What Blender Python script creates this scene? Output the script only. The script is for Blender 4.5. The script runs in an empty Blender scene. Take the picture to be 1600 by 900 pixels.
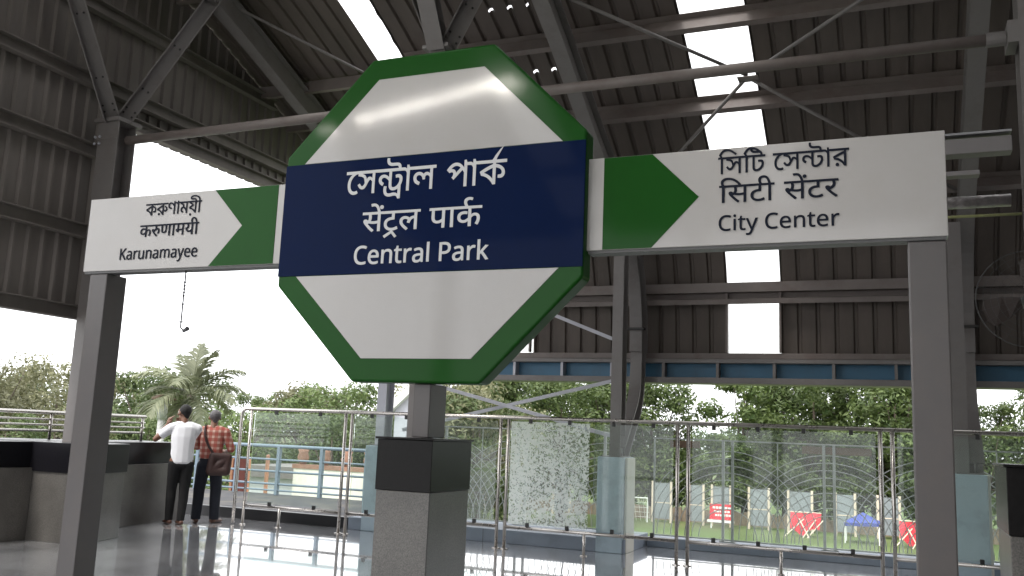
import bpy, bmesh, math, random
from mathutils import Vector, Matrix, Euler, noise

# ------------------------------------------------------------------ camera, sky, sun, exposure
SC = bpy.context.scene
COL = SC.collection
YAW, PITCH, ROLL, FPX, EYE = -0.40063, 0.16046, 0.04149, 1430.28, 1.47
_cy, _sy, _cp, _sp = math.cos(YAW), math.sin(YAW), math.cos(PITCH), math.sin(PITCH)
_F = Vector((_sy * _cp, _cy * _cp, _sp))
_R0 = Vector((_cy, -_sy, 0.0))
_U0 = _R0.cross(_F)
_R = _R0 * math.cos(ROLL) + _U0 * math.sin(ROLL)
_U = _U0 * math.cos(ROLL) - _R0 * math.sin(ROLL)
cam_data = bpy.data.cameras.new('camera')
cam = bpy.data.objects.new('camera', cam_data)
COL.objects.link(cam)
cam.matrix_world = Matrix(((_R.x, _U.x, -_F.x, 0), (_R.y, _U.y, -_F.y, 0), (_R.z, _U.z, -_F.z, EYE), (0, 0, 0, 1)))
cam_data.sensor_fit = 'HORIZONTAL'
cam_data.sensor_width = 36
cam_data.lens = 36 * FPX / 1600
cam_data.clip_start = 0.05
cam_data.clip_end = 2000
SC.camera = cam

SUN_EL, SUN_AZ = math.radians(58), math.radians(200)      # azimuth measured from +Y towards +X
world = bpy.data.worlds.new('World')
SC.world = world
world.use_nodes = True
nt = world.node_tree
bg = nt.nodes['Background']
sky = nt.nodes.new('ShaderNodeTexSky')
sky.sky_type = 'NISHITA'
sky.sun_disc = False
sky.sun_elevation = SUN_EL
sky.sun_rotation = SUN_AZ
sky.air_density = 1.0
sky.dust_density = 4.0
hs = nt.nodes.new('ShaderNodeHueSaturation')              # overcast: almost colourless sky
hs.inputs['Saturation'].default_value = 0.12
hs.inputs['Value'].default_value = 1.0
nt.links.new(sky.outputs[0], hs.inputs['Color'])
cloud = nt.nodes.new('ShaderNodeMix')                     # a level cloud deck evens the dome out
cloud.data_type = 'RGBA'
cloud.inputs[0].default_value = 0.65
cloud.inputs[7].default_value = (16.0, 16.2, 16.6, 1)
nt.links.new(hs.outputs[0], cloud.inputs[6])
nt.links.new(cloud.outputs[2], bg.inputs['Color'])
bg.inputs['Strength'].default_value = 0.10

sun_data = bpy.data.lights.new('sun', 'SUN')
sun_data.energy = 1.5
sun_data.angle = math.radians(14)
sun_data.color = (1.0, 0.96, 0.9)
sun = bpy.data.objects.new('sun', sun_data)
COL.objects.link(sun)
_d = Vector((math.sin(SUN_AZ) * math.cos(SUN_EL), math.cos(SUN_AZ) * math.cos(SUN_EL), math.sin(SUN_EL)))
sun.rotation_euler = _d.to_track_quat('Z', 'Y').to_euler()
sun.location = _d * 60

SC.view_settings.view_transform = 'Standard'
SC.view_settings.look = 'None'
SC.view_settings.exposure = 1.12
SC.view_settings.gamma = 1.0
SC.view_settings.use_curve_mapping = False
SC.render.engine = 'CYCLES'
SC.cycles.use_denoising = True
SC.cycles.max_bounces = 8
SC.cycles.diffuse_bounces = 4
SC.cycles.glossy_bounces = 4
SC.cycles.transmission_bounces = 6
SC.cycles.transparent_max_bounces = 16
SC.cycles.sample_clamp_indirect = 6.0

RND = random.Random(7)

# ------------------------------------------------------------------ materials
def node(nt, kind, **kw):
    n = nt.nodes.new(kind)
    for k, v in kw.items():
        setattr(n, k, v)
    return n

def mat(name, col, rough=0.6, metal=0.0, var=0.0, scale=4.0, bump=0.0, bscale=60.0, spec=0.5, coat=0.0,
        coat_rough=0.1, hue=0.0, rvar=0.0, dirt=None, dirt_amt=0.0, dirt_scale=1.5, stretch=(1, 1, 1), perobj=0.0):
    m = bpy.data.materials.new(name)
    m.use_nodes = True
    t = m.node_tree
    b = t.nodes['Principled BSDF']
    b.inputs['Roughness'].default_value = rough
    b.inputs['Metallic'].default_value = metal
    b.inputs['Specular IOR Level'].default_value = spec
    b.inputs['Coat Weight'].default_value = coat
    b.inputs['Coat Roughness'].default_value = coat_rough
    geo = node(t, 'ShaderNodeNewGeometry')
    mp = node(t, 'ShaderNodeMapping')
    mp.inputs['Scale'].default_value = stretch
    t.links.new(geo.outputs['Position'], mp.inputs['Vector'])
    rgb = node(t, 'ShaderNodeRGB')
    rgb.outputs[0].default_value = (*col, 1)
    out = rgb.outputs[0]
    if var or rvar or hue:
        n1 = node(t, 'ShaderNodeTexNoise')
        n1.inputs['Scale'].default_value = scale
        n1.inputs['Detail'].default_value = 6
        n1.inputs['Roughness'].default_value = 0.65
        t.links.new(mp.outputs[0], n1.inputs['Vector'])
        h = node(t, 'ShaderNodeHueSaturation')
        r = node(t, 'ShaderNodeMapRange')
        r.inputs['From Min'].default_value = 0.25
        r.inputs['From Max'].default_value = 0.75
        r.inputs['To Min'].default_value = 1 - var
        r.inputs['To Max'].default_value = 1 + var
        t.links.new(n1.outputs['Fac'], r.inputs['Value'])
        t.links.new(r.outputs[0], h.inputs['Value'])
        t.links.new(out, h.inputs['Color'])
        if hue:
            r2 = node(t, 'ShaderNodeMapRange')
            r2.inputs['To Min'].default_value = 0.5 - hue
            r2.inputs['To Max'].default_value = 0.5 + hue
            t.links.new(n1.outputs['Fac'], r2.inputs['Value'])
            t.links.new(r2.outputs[0], h.inputs['Hue'])
        out = h.outputs[0]
        if rvar:
            r3 = node(t, 'ShaderNodeMapRange')
            r3.inputs['To Min'].default_value = max(0.02, rough - rvar)
            r3.inputs['To Max'].default_value = min(1, rough + rvar)
            t.links.new(n1.outputs['Fac'], r3.inputs['Value'])
            t.links.new(r3.outputs[0], b.inputs['Roughness'])
    if dirt is not None:
        n2 = node(t, 'ShaderNodeTexNoise')
        n2.inputs['Scale'].default_value = dirt_scale
        n2.inputs['Detail'].default_value = 9
        n2.inputs['Roughness'].default_value = 0.7
        t.links.new(mp.outputs[0], n2.inputs['Vector'])
        cr = node(t, 'ShaderNodeMapRange')
        cr.inputs['From Min'].default_value = 0.48
        cr.inputs['From Max'].default_value = 0.72
        cr.inputs['To Max'].default_value = dirt_amt
        t.links.new(n2.outputs['Fac'], cr.inputs['Value'])
        mx = node(t, 'ShaderNodeMix', data_type='RGBA')
        t.links.new(cr.outputs[0], mx.inputs[0])
        t.links.new(out, mx.inputs[6])
        mx.inputs[7].default_value = (*dirt, 1)
        out = mx.outputs[2]
    if perobj:
        oi = node(t, 'ShaderNodeObjectInfo')
        h2 = node(t, 'ShaderNodeHueSaturation')
        r4 = node(t, 'ShaderNodeMapRange')
        r4.inputs['To Min'].default_value = 1 - perobj
        r4.inputs['To Max'].default_value = 1 + perobj
        t.links.new(oi.outputs['Random'], r4.inputs['Value'])
        t.links.new(r4.outputs[0], h2.inputs['Value'])
        t.links.new(out, h2.inputs['Color'])
        out = h2.outputs[0]
    t.links.new(out, b.inputs['Base Color'])
    if bump:
        n3 = node(t, 'ShaderNodeTexNoise')
        n3.inputs['Scale'].default_value = bscale
        n3.inputs['Detail'].default_value = 3
        t.links.new(mp.outputs[0], n3.inputs['Vector'])
        bp = node(t, 'ShaderNodeBump')
        bp.inputs['Strength'].default_value = bump
        bp.inputs['Distance'].default_value = 0.02
        t.links.new(n3.outputs['Fac'], bp.inputs['Height'])
        t.links.new(bp.outputs[0], b.inputs['Normal'])
    return m

M = {}
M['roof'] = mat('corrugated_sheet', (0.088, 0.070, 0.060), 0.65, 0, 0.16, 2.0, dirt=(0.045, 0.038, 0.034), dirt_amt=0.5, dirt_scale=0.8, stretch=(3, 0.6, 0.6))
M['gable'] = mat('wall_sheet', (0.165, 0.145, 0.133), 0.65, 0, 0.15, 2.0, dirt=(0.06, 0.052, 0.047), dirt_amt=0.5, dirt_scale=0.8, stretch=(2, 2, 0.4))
M['steel'] = mat('painted_steel', (0.165, 0.152, 0.148), 0.5, 0, 0.10, 3.0, dirt=(0.07, 0.05, 0.04), dirt_amt=0.45, dirt_scale=3)
M['purlin'] = mat('primer_steel', (0.16, 0.135, 0.125), 0.55, 0, 0.12, 3.0, dirt=(0.09, 0.05, 0.038), dirt_amt=0.5, dirt_scale=2)
M['hall'] = mat('hall_plaster', (0.12, 0.11, 0.10), 0.8, 0, 0.1, 2)
M['post'] = mat('post_paint', (0.102, 0.093, 0.092), 0.42, 0, 0.05, 5.0, bump=0.03, bscale=90, dirt=(0.12, 0.1, 0.09), dirt_amt=0.4, dirt_scale=5)
M['lightsteel'] = mat('pale_paint', (0.42, 0.42, 0.47), 0.45, 0, 0.08, 3.0)
M['inox'] = mat('stainless_tube', (0.52, 0.49, 0.46), 0.28, 1.0, 0.10, 6.0, rvar=0.08)
M['rubber'] = mat('black_clamp', (0.015, 0.015, 0.015), 0.5)
M['bolt'] = mat('dark_bolt', (0.02, 0.018, 0.017), 0.5)
M['green'] = mat('sign_green', (0.009, 0.070, 0.008), 0.5, 0, 0.05, 3.0, bump=0.06, bscale=160, spec=0.05, coat=0.16, coat_rough=0.08)
M['white'] = mat('sign_white', (0.425, 0.408, 0.396), 0.42, 0, 0.03, 2.0, bump=0.06, bscale=160, spec=0.3, coat=0.6, coat_rough=0.085, dirt=(0.40, 0.37, 0.34), dirt_amt=0.3, dirt_scale=3)
M['navy'] = mat('sign_navy', (0.0022, 0.0095, 0.045), 0.40, 0, 0.06, 2.5, spec=0.03, coat=0.04, coat_rough=0.06)
M['lwhite'] = mat('letter_white', (0.60, 0.60, 0.60), 0.4)
M['ldark'] = mat('letter_dark', (0.012, 0.015, 0.026), 0.6, spec=0.1)
M['trim'] = mat('sign_trim', (0.10, 0.10, 0.10), 0.5)
M['granite'] = None
M['black'] = mat('black_granite', (0.009, 0.0082, 0.0083), 0.25, 0, 0.25, 40.0, spec=0.14)
M['coping'] = mat('dark_coping_stone', (0.010, 0.0095, 0.012), 0.3, 0, 0.25, 30.0, spec=0.2)
M['bluegrey'] = mat('blue_grey_paint', (0.40, 0.49, 0.56), 0.6, 0, 0.07, 3.0, bump=0.05, bscale=30, dirt=(0.14, 0.17, 0.19), dirt_amt=0.5, dirt_scale=2.5)
M['kerb'] = mat('kerb_paint', (0.20, 0.235, 0.29), 0.55, 0, 0.08, 2.0, dirt=(0.13, 0.14, 0.16), dirt_amt=0.5, dirt_scale=3)
M['cream'] = mat('pale_plaster', (0.60, 0.58, 0.52), 0.7, 0, 0.06, 4)
M['beamblue'] = mat('blue_beam_panel', (0.05, 0.16, 0.27), 0.5, 0, 0.10, 2.0, dirt=(0.05, 0.07, 0.09), dirt_amt=0.5, dirt_scale=2)
M['railblue'] = mat('blue_rail_paint', (0.17, 0.225, 0.28), 0.5, 0, 0.1, 4)
M['terrace'] = mat('dark_bitumen_roof', (0.045, 0.045, 0.05), 0.85, 0, 0.4, 2.5, dirt=(0.16, 0.14, 0.10), dirt_amt=0.8, dirt_scale=1.4)
M['terraceedge'] = mat('black_edge', (0.014, 0.014, 0.016), 0.35, 0, 0.3, 4)
M['lattice'] = mat('pale_wire', (0.36, 0.37, 0.36), 0.5, 0.0, 0.15, 8)
M['mattbrown'] = mat('matt_brown', (0.15, 0.095, 0.06), 0.7, 0, 0.2, 8)
M['trunk'] = mat('bark', (0.085, 0.065, 0.05), 0.9, 0, 0.3, 6, bump=0.4, bscale=12)
M['hoard'] = mat('grey_board', (0.20, 0.22, 0.235), 0.7, 0, 0.12, 1.2)
M['bamboo'] = mat('striped_pole', (0.62, 0.52, 0.42), 0.7, 0, 0.25, 2.0)
M['redcloth'] = mat('red_cloth', (0.62, 0.035, 0.055), 0.8, 0, 0.12, 2)
M['bluecloth'] = mat('blue_cloth', (0.045, 0.065, 0.26), 0.8, 0, 0.12, 2)
M['whitepaint'] = mat('white_paint', (0.75, 0.75, 0.73), 0.6, 0, 0.06, 3)
M['terracotta'] = mat('terracotta_brick', (0.29, 0.16, 0.115), 0.8, 0, 0.25, 6)
M['orange'] = mat('orange_paint', (0.50, 0.24, 0.15), 0.6, 0, 0.15, 5)
M['whitewall'] = mat('limewashed_wall', (0.78, 0.74, 0.68), 0.8, 0, 0.10, 1.5, dirt=(0.45, 0.36, 0.28), dirt_amt=0.5, dirt_scale=1)
M['dryhedge'] = mat('dry_brush_fence', (0.21, 0.165, 0.12), 0.9, 0, 0.35, 3.0)
M['skin'] = mat('brown_skin', (0.16, 0.075, 0.045), 0.5, 0, 0.06, 20)
M['hair'] = mat('black_hair', (0.006, 0.0055, 0.0055), 0.75, 0, 0.3, 60, bump=0.4, bscale=160)
M['greyhair'] = mat('grey_hair', (0.085, 0.08, 0.085), 0.6, 0, 0.4, 60, bump=0.4, bscale=160)
M['tee'] = mat('white_cotton', (0.70, 0.70, 0.73), 0.85, 0, 0.04, 6, bump=0.25, bscale=9)
M['trouser'] = mat('black_trouser', (0.007, 0.007, 0.008), 0.95, 0, 0.2, 10, bump=0.3, bscale=12)
M['jeans'] = mat('navy_trouser', (0.010, 0.012, 0.020), 0.95, 0, 0.25, 10, bump=0.3, bscale=12)
M['shoe'] = mat('brown_leather', (0.10, 0.045, 0.03), 0.5, 0, 0.2, 20)
M['bag'] = mat('dark_brown_bag', (0.035, 0.014, 0.012), 0.6, 0, 0.2, 10)
M['palmtrunk'] = mat('palm_bark', (0.12, 0.10, 0.08), 0.9, 0, 0.3, 8)
M['camera'] = mat('camera_grey', (0.10, 0.10, 0.11), 0.5)
M['galv'] = mat('galvanised', (0.30, 0.30, 0.31), 0.4, 0.6, 0.15, 5)
M['fan'] = mat('fan_wire', (0.06, 0.06, 0.06), 0.5)
M['fanblade'] = mat('fan_blade_paint', (0.045, 0.032, 0.028), 0.5)
M['duct'] = mat('tray_paint', (0.20, 0.185, 0.185), 0.45, 0, 0.08, 4)
M['foil'] = mat('foil_wrap', (0.45, 0.42, 0.42), 0.35, 0.8, 0.3, 12, bump=0.8, bscale=18)
M['yellowpipe'] = mat('yellow_green_pipe', (0.30, 0.31, 0.14), 0.5)
M['lamp'] = mat('lamp_grey', (0.52, 0.53, 0.55), 0.5)

def granite_mat():
    m = mat('speckled_granite', (0.16, 0.152, 0.138), 0.30, 0, 0.0)
    t = m.node_tree
    b = t.nodes['Principled BSDF']
    geo = node(t, 'ShaderNodeNewGeometry')
    v = node(t, 'ShaderNodeTexNoise')
    v.inputs['Scale'].default_value = 150
    v.inputs['Detail'].default_value = 4
    t.links.new(geo.outputs['Position'], v.inputs['Vector'])
    cr = node(t, 'ShaderNodeValToRGB')
    e = cr.color_ramp.elements
    e[0].position, e[0].color = 0.30, (0.070, 0.066, 0.063, 1)
    e[1].position, e[1].color = 0.70, (0.165, 0.155, 0.142, 1)
    x = e.new(0.5); x.color = (0.115, 0.108, 0.099, 1)
    t.links.new(v.outputs['Fac'], cr.inputs[0])
    n = node(t, 'ShaderNodeTexNoise')
    n.inputs['Scale'].default_value = 2.2
    n.inputs['Detail'].default_value = 5
    t.links.new(geo.outputs['Position'], n.inputs['Vector'])
    h = node(t, 'ShaderNodeMapRange')
    h.inputs['From Min'].default_value = 0.3; h.inputs['From Max'].default_value = 0.7
    h.inputs['To Min'].default_value = 0.72; h.inputs['To Max'].default_value = 1.25
    t.links.new(n.outputs['Fac'], h.inputs['Value'])
    hv = node(t, 'ShaderNodeHueSaturation')
    t.links.new(cr.outputs[0], hv.inputs['Color'])
    t.links.new(h.outputs[0], hv.inputs['Value'])
    t.links.new(hv.outputs[0], b.inputs['Base Color'])
    return m
M['granite'] = granite_mat()

def floor_mat():
    m = mat('polished_floor_tile', (0.30, 0.30, 0.31), 0.10, spec=1.0, coat=1.0, coat_rough=0.03)
    t = m.node_tree
    b = t.nodes['Principled BSDF']
    geo = node(t, 'ShaderNodeNewGeometry')
    mp = node(t, 'ShaderNodeMapping')
    mp.inputs['Scale'].default_value = (1 / 0.6, 1 / 0.6, 1)
    t.links.new(geo.outputs['Position'], mp.inputs[0])
    br = node(t, 'ShaderNodeTexBrick', offset=0.0)
    br.inputs['Color1'].default_value = (0.37, 0.37, 0.385, 1)
    br.inputs['Color2'].default_value = (0.44, 0.44, 0.455, 1)
    br.inputs['Mortar'].default_value = (0.10, 0.10, 0.10, 1)
    br.inputs['Scale'].default_value = 1.0
    br.inputs['Mortar Size'].default_value = 0.012
    br.inputs['Brick Width'].default_value = 1.0
    br.inputs['Row Height'].default_value = 1.0
    t.links.new(mp.outputs[0], br.inputs['Vector'])
    n = node(t, 'ShaderNodeTexNoise')
    n.inputs['Scale'].default_value = 1.3
    n.inputs['Detail'].default_value = 8
    t.links.new(geo.outputs['Position'], n.inputs['Vector'])
    r = node(t, 'ShaderNodeMapRange')
    r.inputs['From Min'].default_value = 0.35; r.inputs['From Max'].default_value = 0.7
    r.inputs['To Min'].default_value = 0.05; r.inputs['To Max'].default_value = 0.17
    t.links.new(n.outputs['Fac'], r.inputs['Value'])
    t.links.new(r.outputs[0], b.inputs['Roughness'])
    n2 = node(t, 'ShaderNodeTexNoise')
    n2.inputs['Scale'].default_value = 30
    n2.inputs['Detail'].default_value = 4
    t.links.new(geo.outputs['Position'], n2.inputs['Vector'])
    hv = node(t, 'ShaderNodeHueSaturation')
    r2 = node(t, 'ShaderNodeMapRange')
    r2.inputs['To Min'].default_value = 0.7; r2.inputs['To Max'].default_value = 1.3
    t.links.new(n2.outputs['Fac'], r2.inputs['Value'])
    t.links.new(r2.outputs[0], hv.inputs['Value'])
    t.links.new(br.outputs['Color'], hv.inputs['Color'])
    t.links.new(hv.outputs[0], b.inputs['Base Color'])
    n3 = node(t, 'ShaderNodeTexNoise')
    n3.inputs['Scale'].default_value = 2.5
    t.links.new(geo.outputs['Position'], n3.inputs['Vector'])
    ad = node(t, 'ShaderNodeMath', operation='SUBTRACT')
    t.links.new(n3.outputs['Fac'], ad.inputs[0])
    t.links.new(br.outputs['Fac'], ad.inputs[1])
    bp = node(t, 'ShaderNodeBump')
    bp.inputs['Strength'].default_value = 0.06
    bp.inputs['Distance'].default_value = 0.02
    t.links.new(ad.outputs[0], bp.inputs['Height'])
    t.links.new(bp.outputs[0], b.inputs['Normal'])
    return m
M['floor'] = floor_mat()

def glass_mat(name, film=0.05, tint=(0.93, 0.97, 0.95), shattered=False):
    m = bpy.data.materials.new(name)
    m.use_nodes = True
    t = m.node_tree
    t.nodes.clear()
    o = node(t, 'ShaderNodeOutputMaterial')
    tr = node(t, 'ShaderNodeBsdfTransparent')
    tr.inputs[0].default_value = (*tint, 1)
    gl = node(t, 'ShaderNodeBsdfGlossy')
    gl.inputs['Roughness'].default_value = 0.02
    fr = node(t, 'ShaderNodeFresnel')
    fr.inputs[0].default_value = 1.35
    mx = node(t, 'ShaderNodeMixShader')
    t.links.new(fr.outputs[0], mx.inputs[0])
    t.links.new(tr.outputs[0], mx.inputs[1])
    t.links.new(gl.outputs[0], mx.inputs[2])
    df = node(t, 'ShaderNodeBsdfDiffuse')
    df.inputs[0].default_value = (0.86, 0.88, 0.86, 1)
    tl = node(t, 'ShaderNodeBsdfTranslucent')
    tl.inputs[0].default_value = (0.86, 0.88, 0.86, 1)
    dd = node(t, 'ShaderNodeMixShader')
    dd.inputs[0].default_value = 0.8
    t.links.new(df.outputs[0], dd.inputs[1])
    t.links.new(tl.outputs[0], dd.inputs[2])
    m2 = node(t, 'ShaderNodeMixShader')
    geo = node(t, 'ShaderNodeNewGeometry')
    nz = node(t, 'ShaderNodeTexNoise')
    nz.inputs['Scale'].default_value = 1.6
    nz.inputs['Detail'].default_value = 8
    t.links.new(geo.outputs['Position'], nz.inputs['Vector'])
    r = node(t, 'ShaderNodeMapRange')
    r.inputs['From Min'].default_value = 0.3; r.inputs['From Max'].default_value = 0.75
    r.inputs['To Min'].default_value = film * 0.4; r.inputs['To Max'].default_value = film * 1.8
    t.links.new(nz.outputs['Fac'], r.inputs['Value'])
    fac = r.outputs[0]
    if shattered:
        acc = None
        for sc, lim in ((34.0, 0.76), (70.0, 0.76)):
            v = node(t, 'ShaderNodeTexVoronoi', feature='F1')
            v.inputs['Scale'].default_value = sc
            t.links.new(geo.outputs['Position'], v.inputs['Vector'])
            sp = node(t, 'ShaderNodeSeparateColor')
            t.links.new(v.outputs['Color'], sp.inputs[0])
            gx = node(t, 'ShaderNodeSeparateXYZ')
            t.links.new(geo.outputs['Position'], gx.inputs[0])
            gr_ = node(t, 'ShaderNodeMapRange')
            gr_.inputs['From Min'].default_value = -4.8; gr_.inputs['From Max'].default_value = -4.3
            gr_.inputs['To Min'].default_value = lim - 0.22; gr_.inputs['To Max'].default_value = lim
            t.links.new(gx.outputs['X'], gr_.inputs['Value'])
            lt = node(t, 'ShaderNodeMath', operation='GREATER_THAN')
            t.links.new(sp.outputs[0], lt.inputs[0]); t.links.new(gr_.outputs[0], lt.inputs[1])
            if acc is None:
                acc = lt.outputs[0]
            else:
                ma = node(t, 'ShaderNodeMath', operation='MAXIMUM')
                t.links.new(acc, ma.inputs[0]); t.links.new(lt.outputs[0], ma.inputs[1])
                acc = ma.outputs[0]
        sc2 = node(t, 'ShaderNodeMath', operation='MULTIPLY')
        sc2.inputs[1].default_value = 0.8
        t.links.new(acc, sc2.inputs[0])
        ma = node(t, 'ShaderNodeMath', operation='MAXIMUM')
        t.links.new(sc2.outputs[0], ma.inputs[0]); t.links.new(r.outputs[0], ma.inputs[1])
        fac = ma.outputs[0]
    t.links.new(fac, m2.inputs[0])
    t.links.new(mx.outputs[0], m2.inputs[1])
    t.links.new(dd.outputs[0], m2.inputs[2])
    t.links.new(m2.outputs[0], o.inputs[0])
    return m
M['glass'] = glass_mat('dusty_glass', 0.045)
M['shattered'] = glass_mat('shattered_glass', 0.07, shattered=True)

def skylight_mat():
    m = bpy.data.materials.new('translucent_roof_sheet')
    m.use_nodes = True
    t = m.node_tree
    t.nodes.clear()
    o = node(t, 'ShaderNodeOutputMaterial')
    tl = node(t, 'ShaderNodeBsdfTranslucent')
    tl.inputs[0].default_value = (0.86, 0.86, 0.85, 1)
    tr = node(t, 'ShaderNodeBsdfTransparent')
    tr.inputs[0].default_value = (0.95, 0.95, 0.94, 1)
    mx = node(t, 'ShaderNodeMixShader')
    mx.inputs[0].default_value = 0.45
    t.links.new(tl.outputs[0], mx.inputs[1])
    t.links.new(tr.outputs[0], mx.inputs[2])
    t.links.new(mx.outputs[0], o.inputs[0])
    return m
M['skylight'] = skylight_mat()

def leaf_mat(name, c1, c2, rough=0.55, trans=0.35):
    m = bpy.data.materials.new(name)
    m.use_nodes = True
    t = m.node_tree
    b = t.nodes['Principled BSDF']
    b.inputs['Roughness'].default_value = rough
    geo = node(t, 'ShaderNodeNewGeometry')
    oi = node(t, 'ShaderNodeObjectInfo')
    n = node(t, 'ShaderNodeTexNoise')
    n.inputs['Scale'].default_value = 0.9
    n.inputs['Detail'].default_value = 5
    t.links.new(geo.outputs['Position'], n.inputs['Vector'])
    mi = node(t, 'ShaderNodeMath', operation='MULTIPLY_ADD')
    mi.inputs[1].default_value = 0.55; 
    t.links.new(geo.outputs['Random Per Island'], mi.inputs[0])
    t.links.new(n.outputs['Fac'], mi.inputs[2])
    m2 = node(t, 'ShaderNodeMath', operation='SUBTRACT')
    m2.inputs[1].default_value = 0.28
    t.links.new(mi.outputs[0], m2.inputs[0])
    mx = node(t, 'ShaderNodeMix', data_type='RGBA')
    mx.inputs[6].default_value = (*c1, 1)
    mx.inputs[7].default_value = (*c2, 1)
    t.links.new(m2.outputs[0], mx.inputs[0])
    h = node(t, 'ShaderNodeHueSaturation')
    r = node(t, 'ShaderNodeMapRange')
    r.inputs['To Min'].default_value = 0.75; r.inputs['To Max'].default_value = 1.3
    t.links.new(oi.outputs['Random'], r.inputs['Value'])
    t.links.new(r.outputs[0], h.inputs['Value'])
    t.links.new(mx.outputs[2], h.inputs['Color'])
    t.links.new(h.outputs[0], b.inputs['Base Color'])
    tl = node(t, 'ShaderNodeBsdfTranslucent')
    t.links.new(h.outputs[0], tl.inputs[0])
    ms = node(t, 'ShaderNodeMixShader')
    ms.inputs[0].default_value = trans
    o = t.nodes['Material Output']
    t.links.new(b.outputs[0], ms.inputs[1]); t.links.new(tl.outputs[0], ms.inputs[2])
    t.links.new(ms.outputs[0], o.inputs[0])
    return m
M['leaf_dark'] = leaf_mat('dark_foliage', (0.034, 0.066, 0.018), (0.135, 0.175, 0.050))
M['leaf_mid'] = leaf_mat('mid_foliage', (0.050, 0.090, 0.030), (0.170, 0.215, 0.075))
M['leaf_hazed'] = leaf_mat('hazed_olive_foliage', (0.100, 0.110, 0.055), (0.260, 0.250, 0.145))  # paler leaf colour stands in for haze and overexposure
M['palm'] = leaf_mat('palm_foliage', (0.085, 0.105, 0.055), (0.260, 0.270, 0.170), trans=0.25)

def grass_mat():
    m = mat('mown_grass', (0.075, 0.115, 0.025), 0.9, 0, 0.35, 0.35, hue=0.03, dirt=(0.16, 0.13, 0.07), dirt_amt=0.6, dirt_scale=0.06)
    return m
M['grass'] = grass_mat()

def check_mat():
    m = mat('checked_shirt', (0.5, 0.1, 0.06), 0.85)
    t = m.node_tree
    b = t.nodes['Principled BSDF']
    tc = node(t, 'ShaderNodeTexCoord')
    sep = node(t, 'ShaderNodeSeparateXYZ')
    t.links.new(tc.outputs['Object'], sep.inputs[0])
    outs = []
    for ax, f in (('X', 75.0), ('Z', 75.0)):
        mu = node(t, 'ShaderNodeMath', operation='MULTIPLY'); mu.inputs[1].default_value = f
        t.links.new(sep.outputs[ax], mu.inputs[0])
        si = node(t, 'ShaderNodeMath', operation='SINE'); t.links.new(mu.outputs[0], si.inputs[0])
        gt = node(t, 'ShaderNodeMath', operation='GREATER_THAN'); gt.inputs[1].default_value = 0.25
        t.links.new(si.outputs[0], gt.inputs[0]); outs.append(gt.outputs[0])
    ad = node(t, 'ShaderNodeMath', operation='ADD')
    t.links.new(outs[0], ad.inputs[0]); t.links.new(outs[1], ad.inputs[1])
    hf = node(t, 'ShaderNodeMath', operation='MULTIPLY'); hf.inputs[1].default_value = 0.5
    t.links.new(ad.outputs[0], hf.inputs[0])
    cr = node(t, 'ShaderNodeValToRGB')
    cr.color_ramp.interpolation = 'CONSTANT'
    e = cr.color_ramp.elements
    e[0].position, e[0].color = 0.0, (0.28, 0.060, 0.045, 1)
    e[1].position, e[1].color = 0.9, (0.50, 0.33, 0.28, 1)
    x = e.new(0.4); x.color = (0.31, 0.13, 0.10, 1)
    t.links.new(hf.outputs[0], cr.inputs[0])
    t.links.new(cr.outputs[0], b.inputs['Base Color'])
    return m
M['check'] = check_mat()

# ------------------------------------------------------------------ mesh helpers
WLOC = {}

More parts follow.
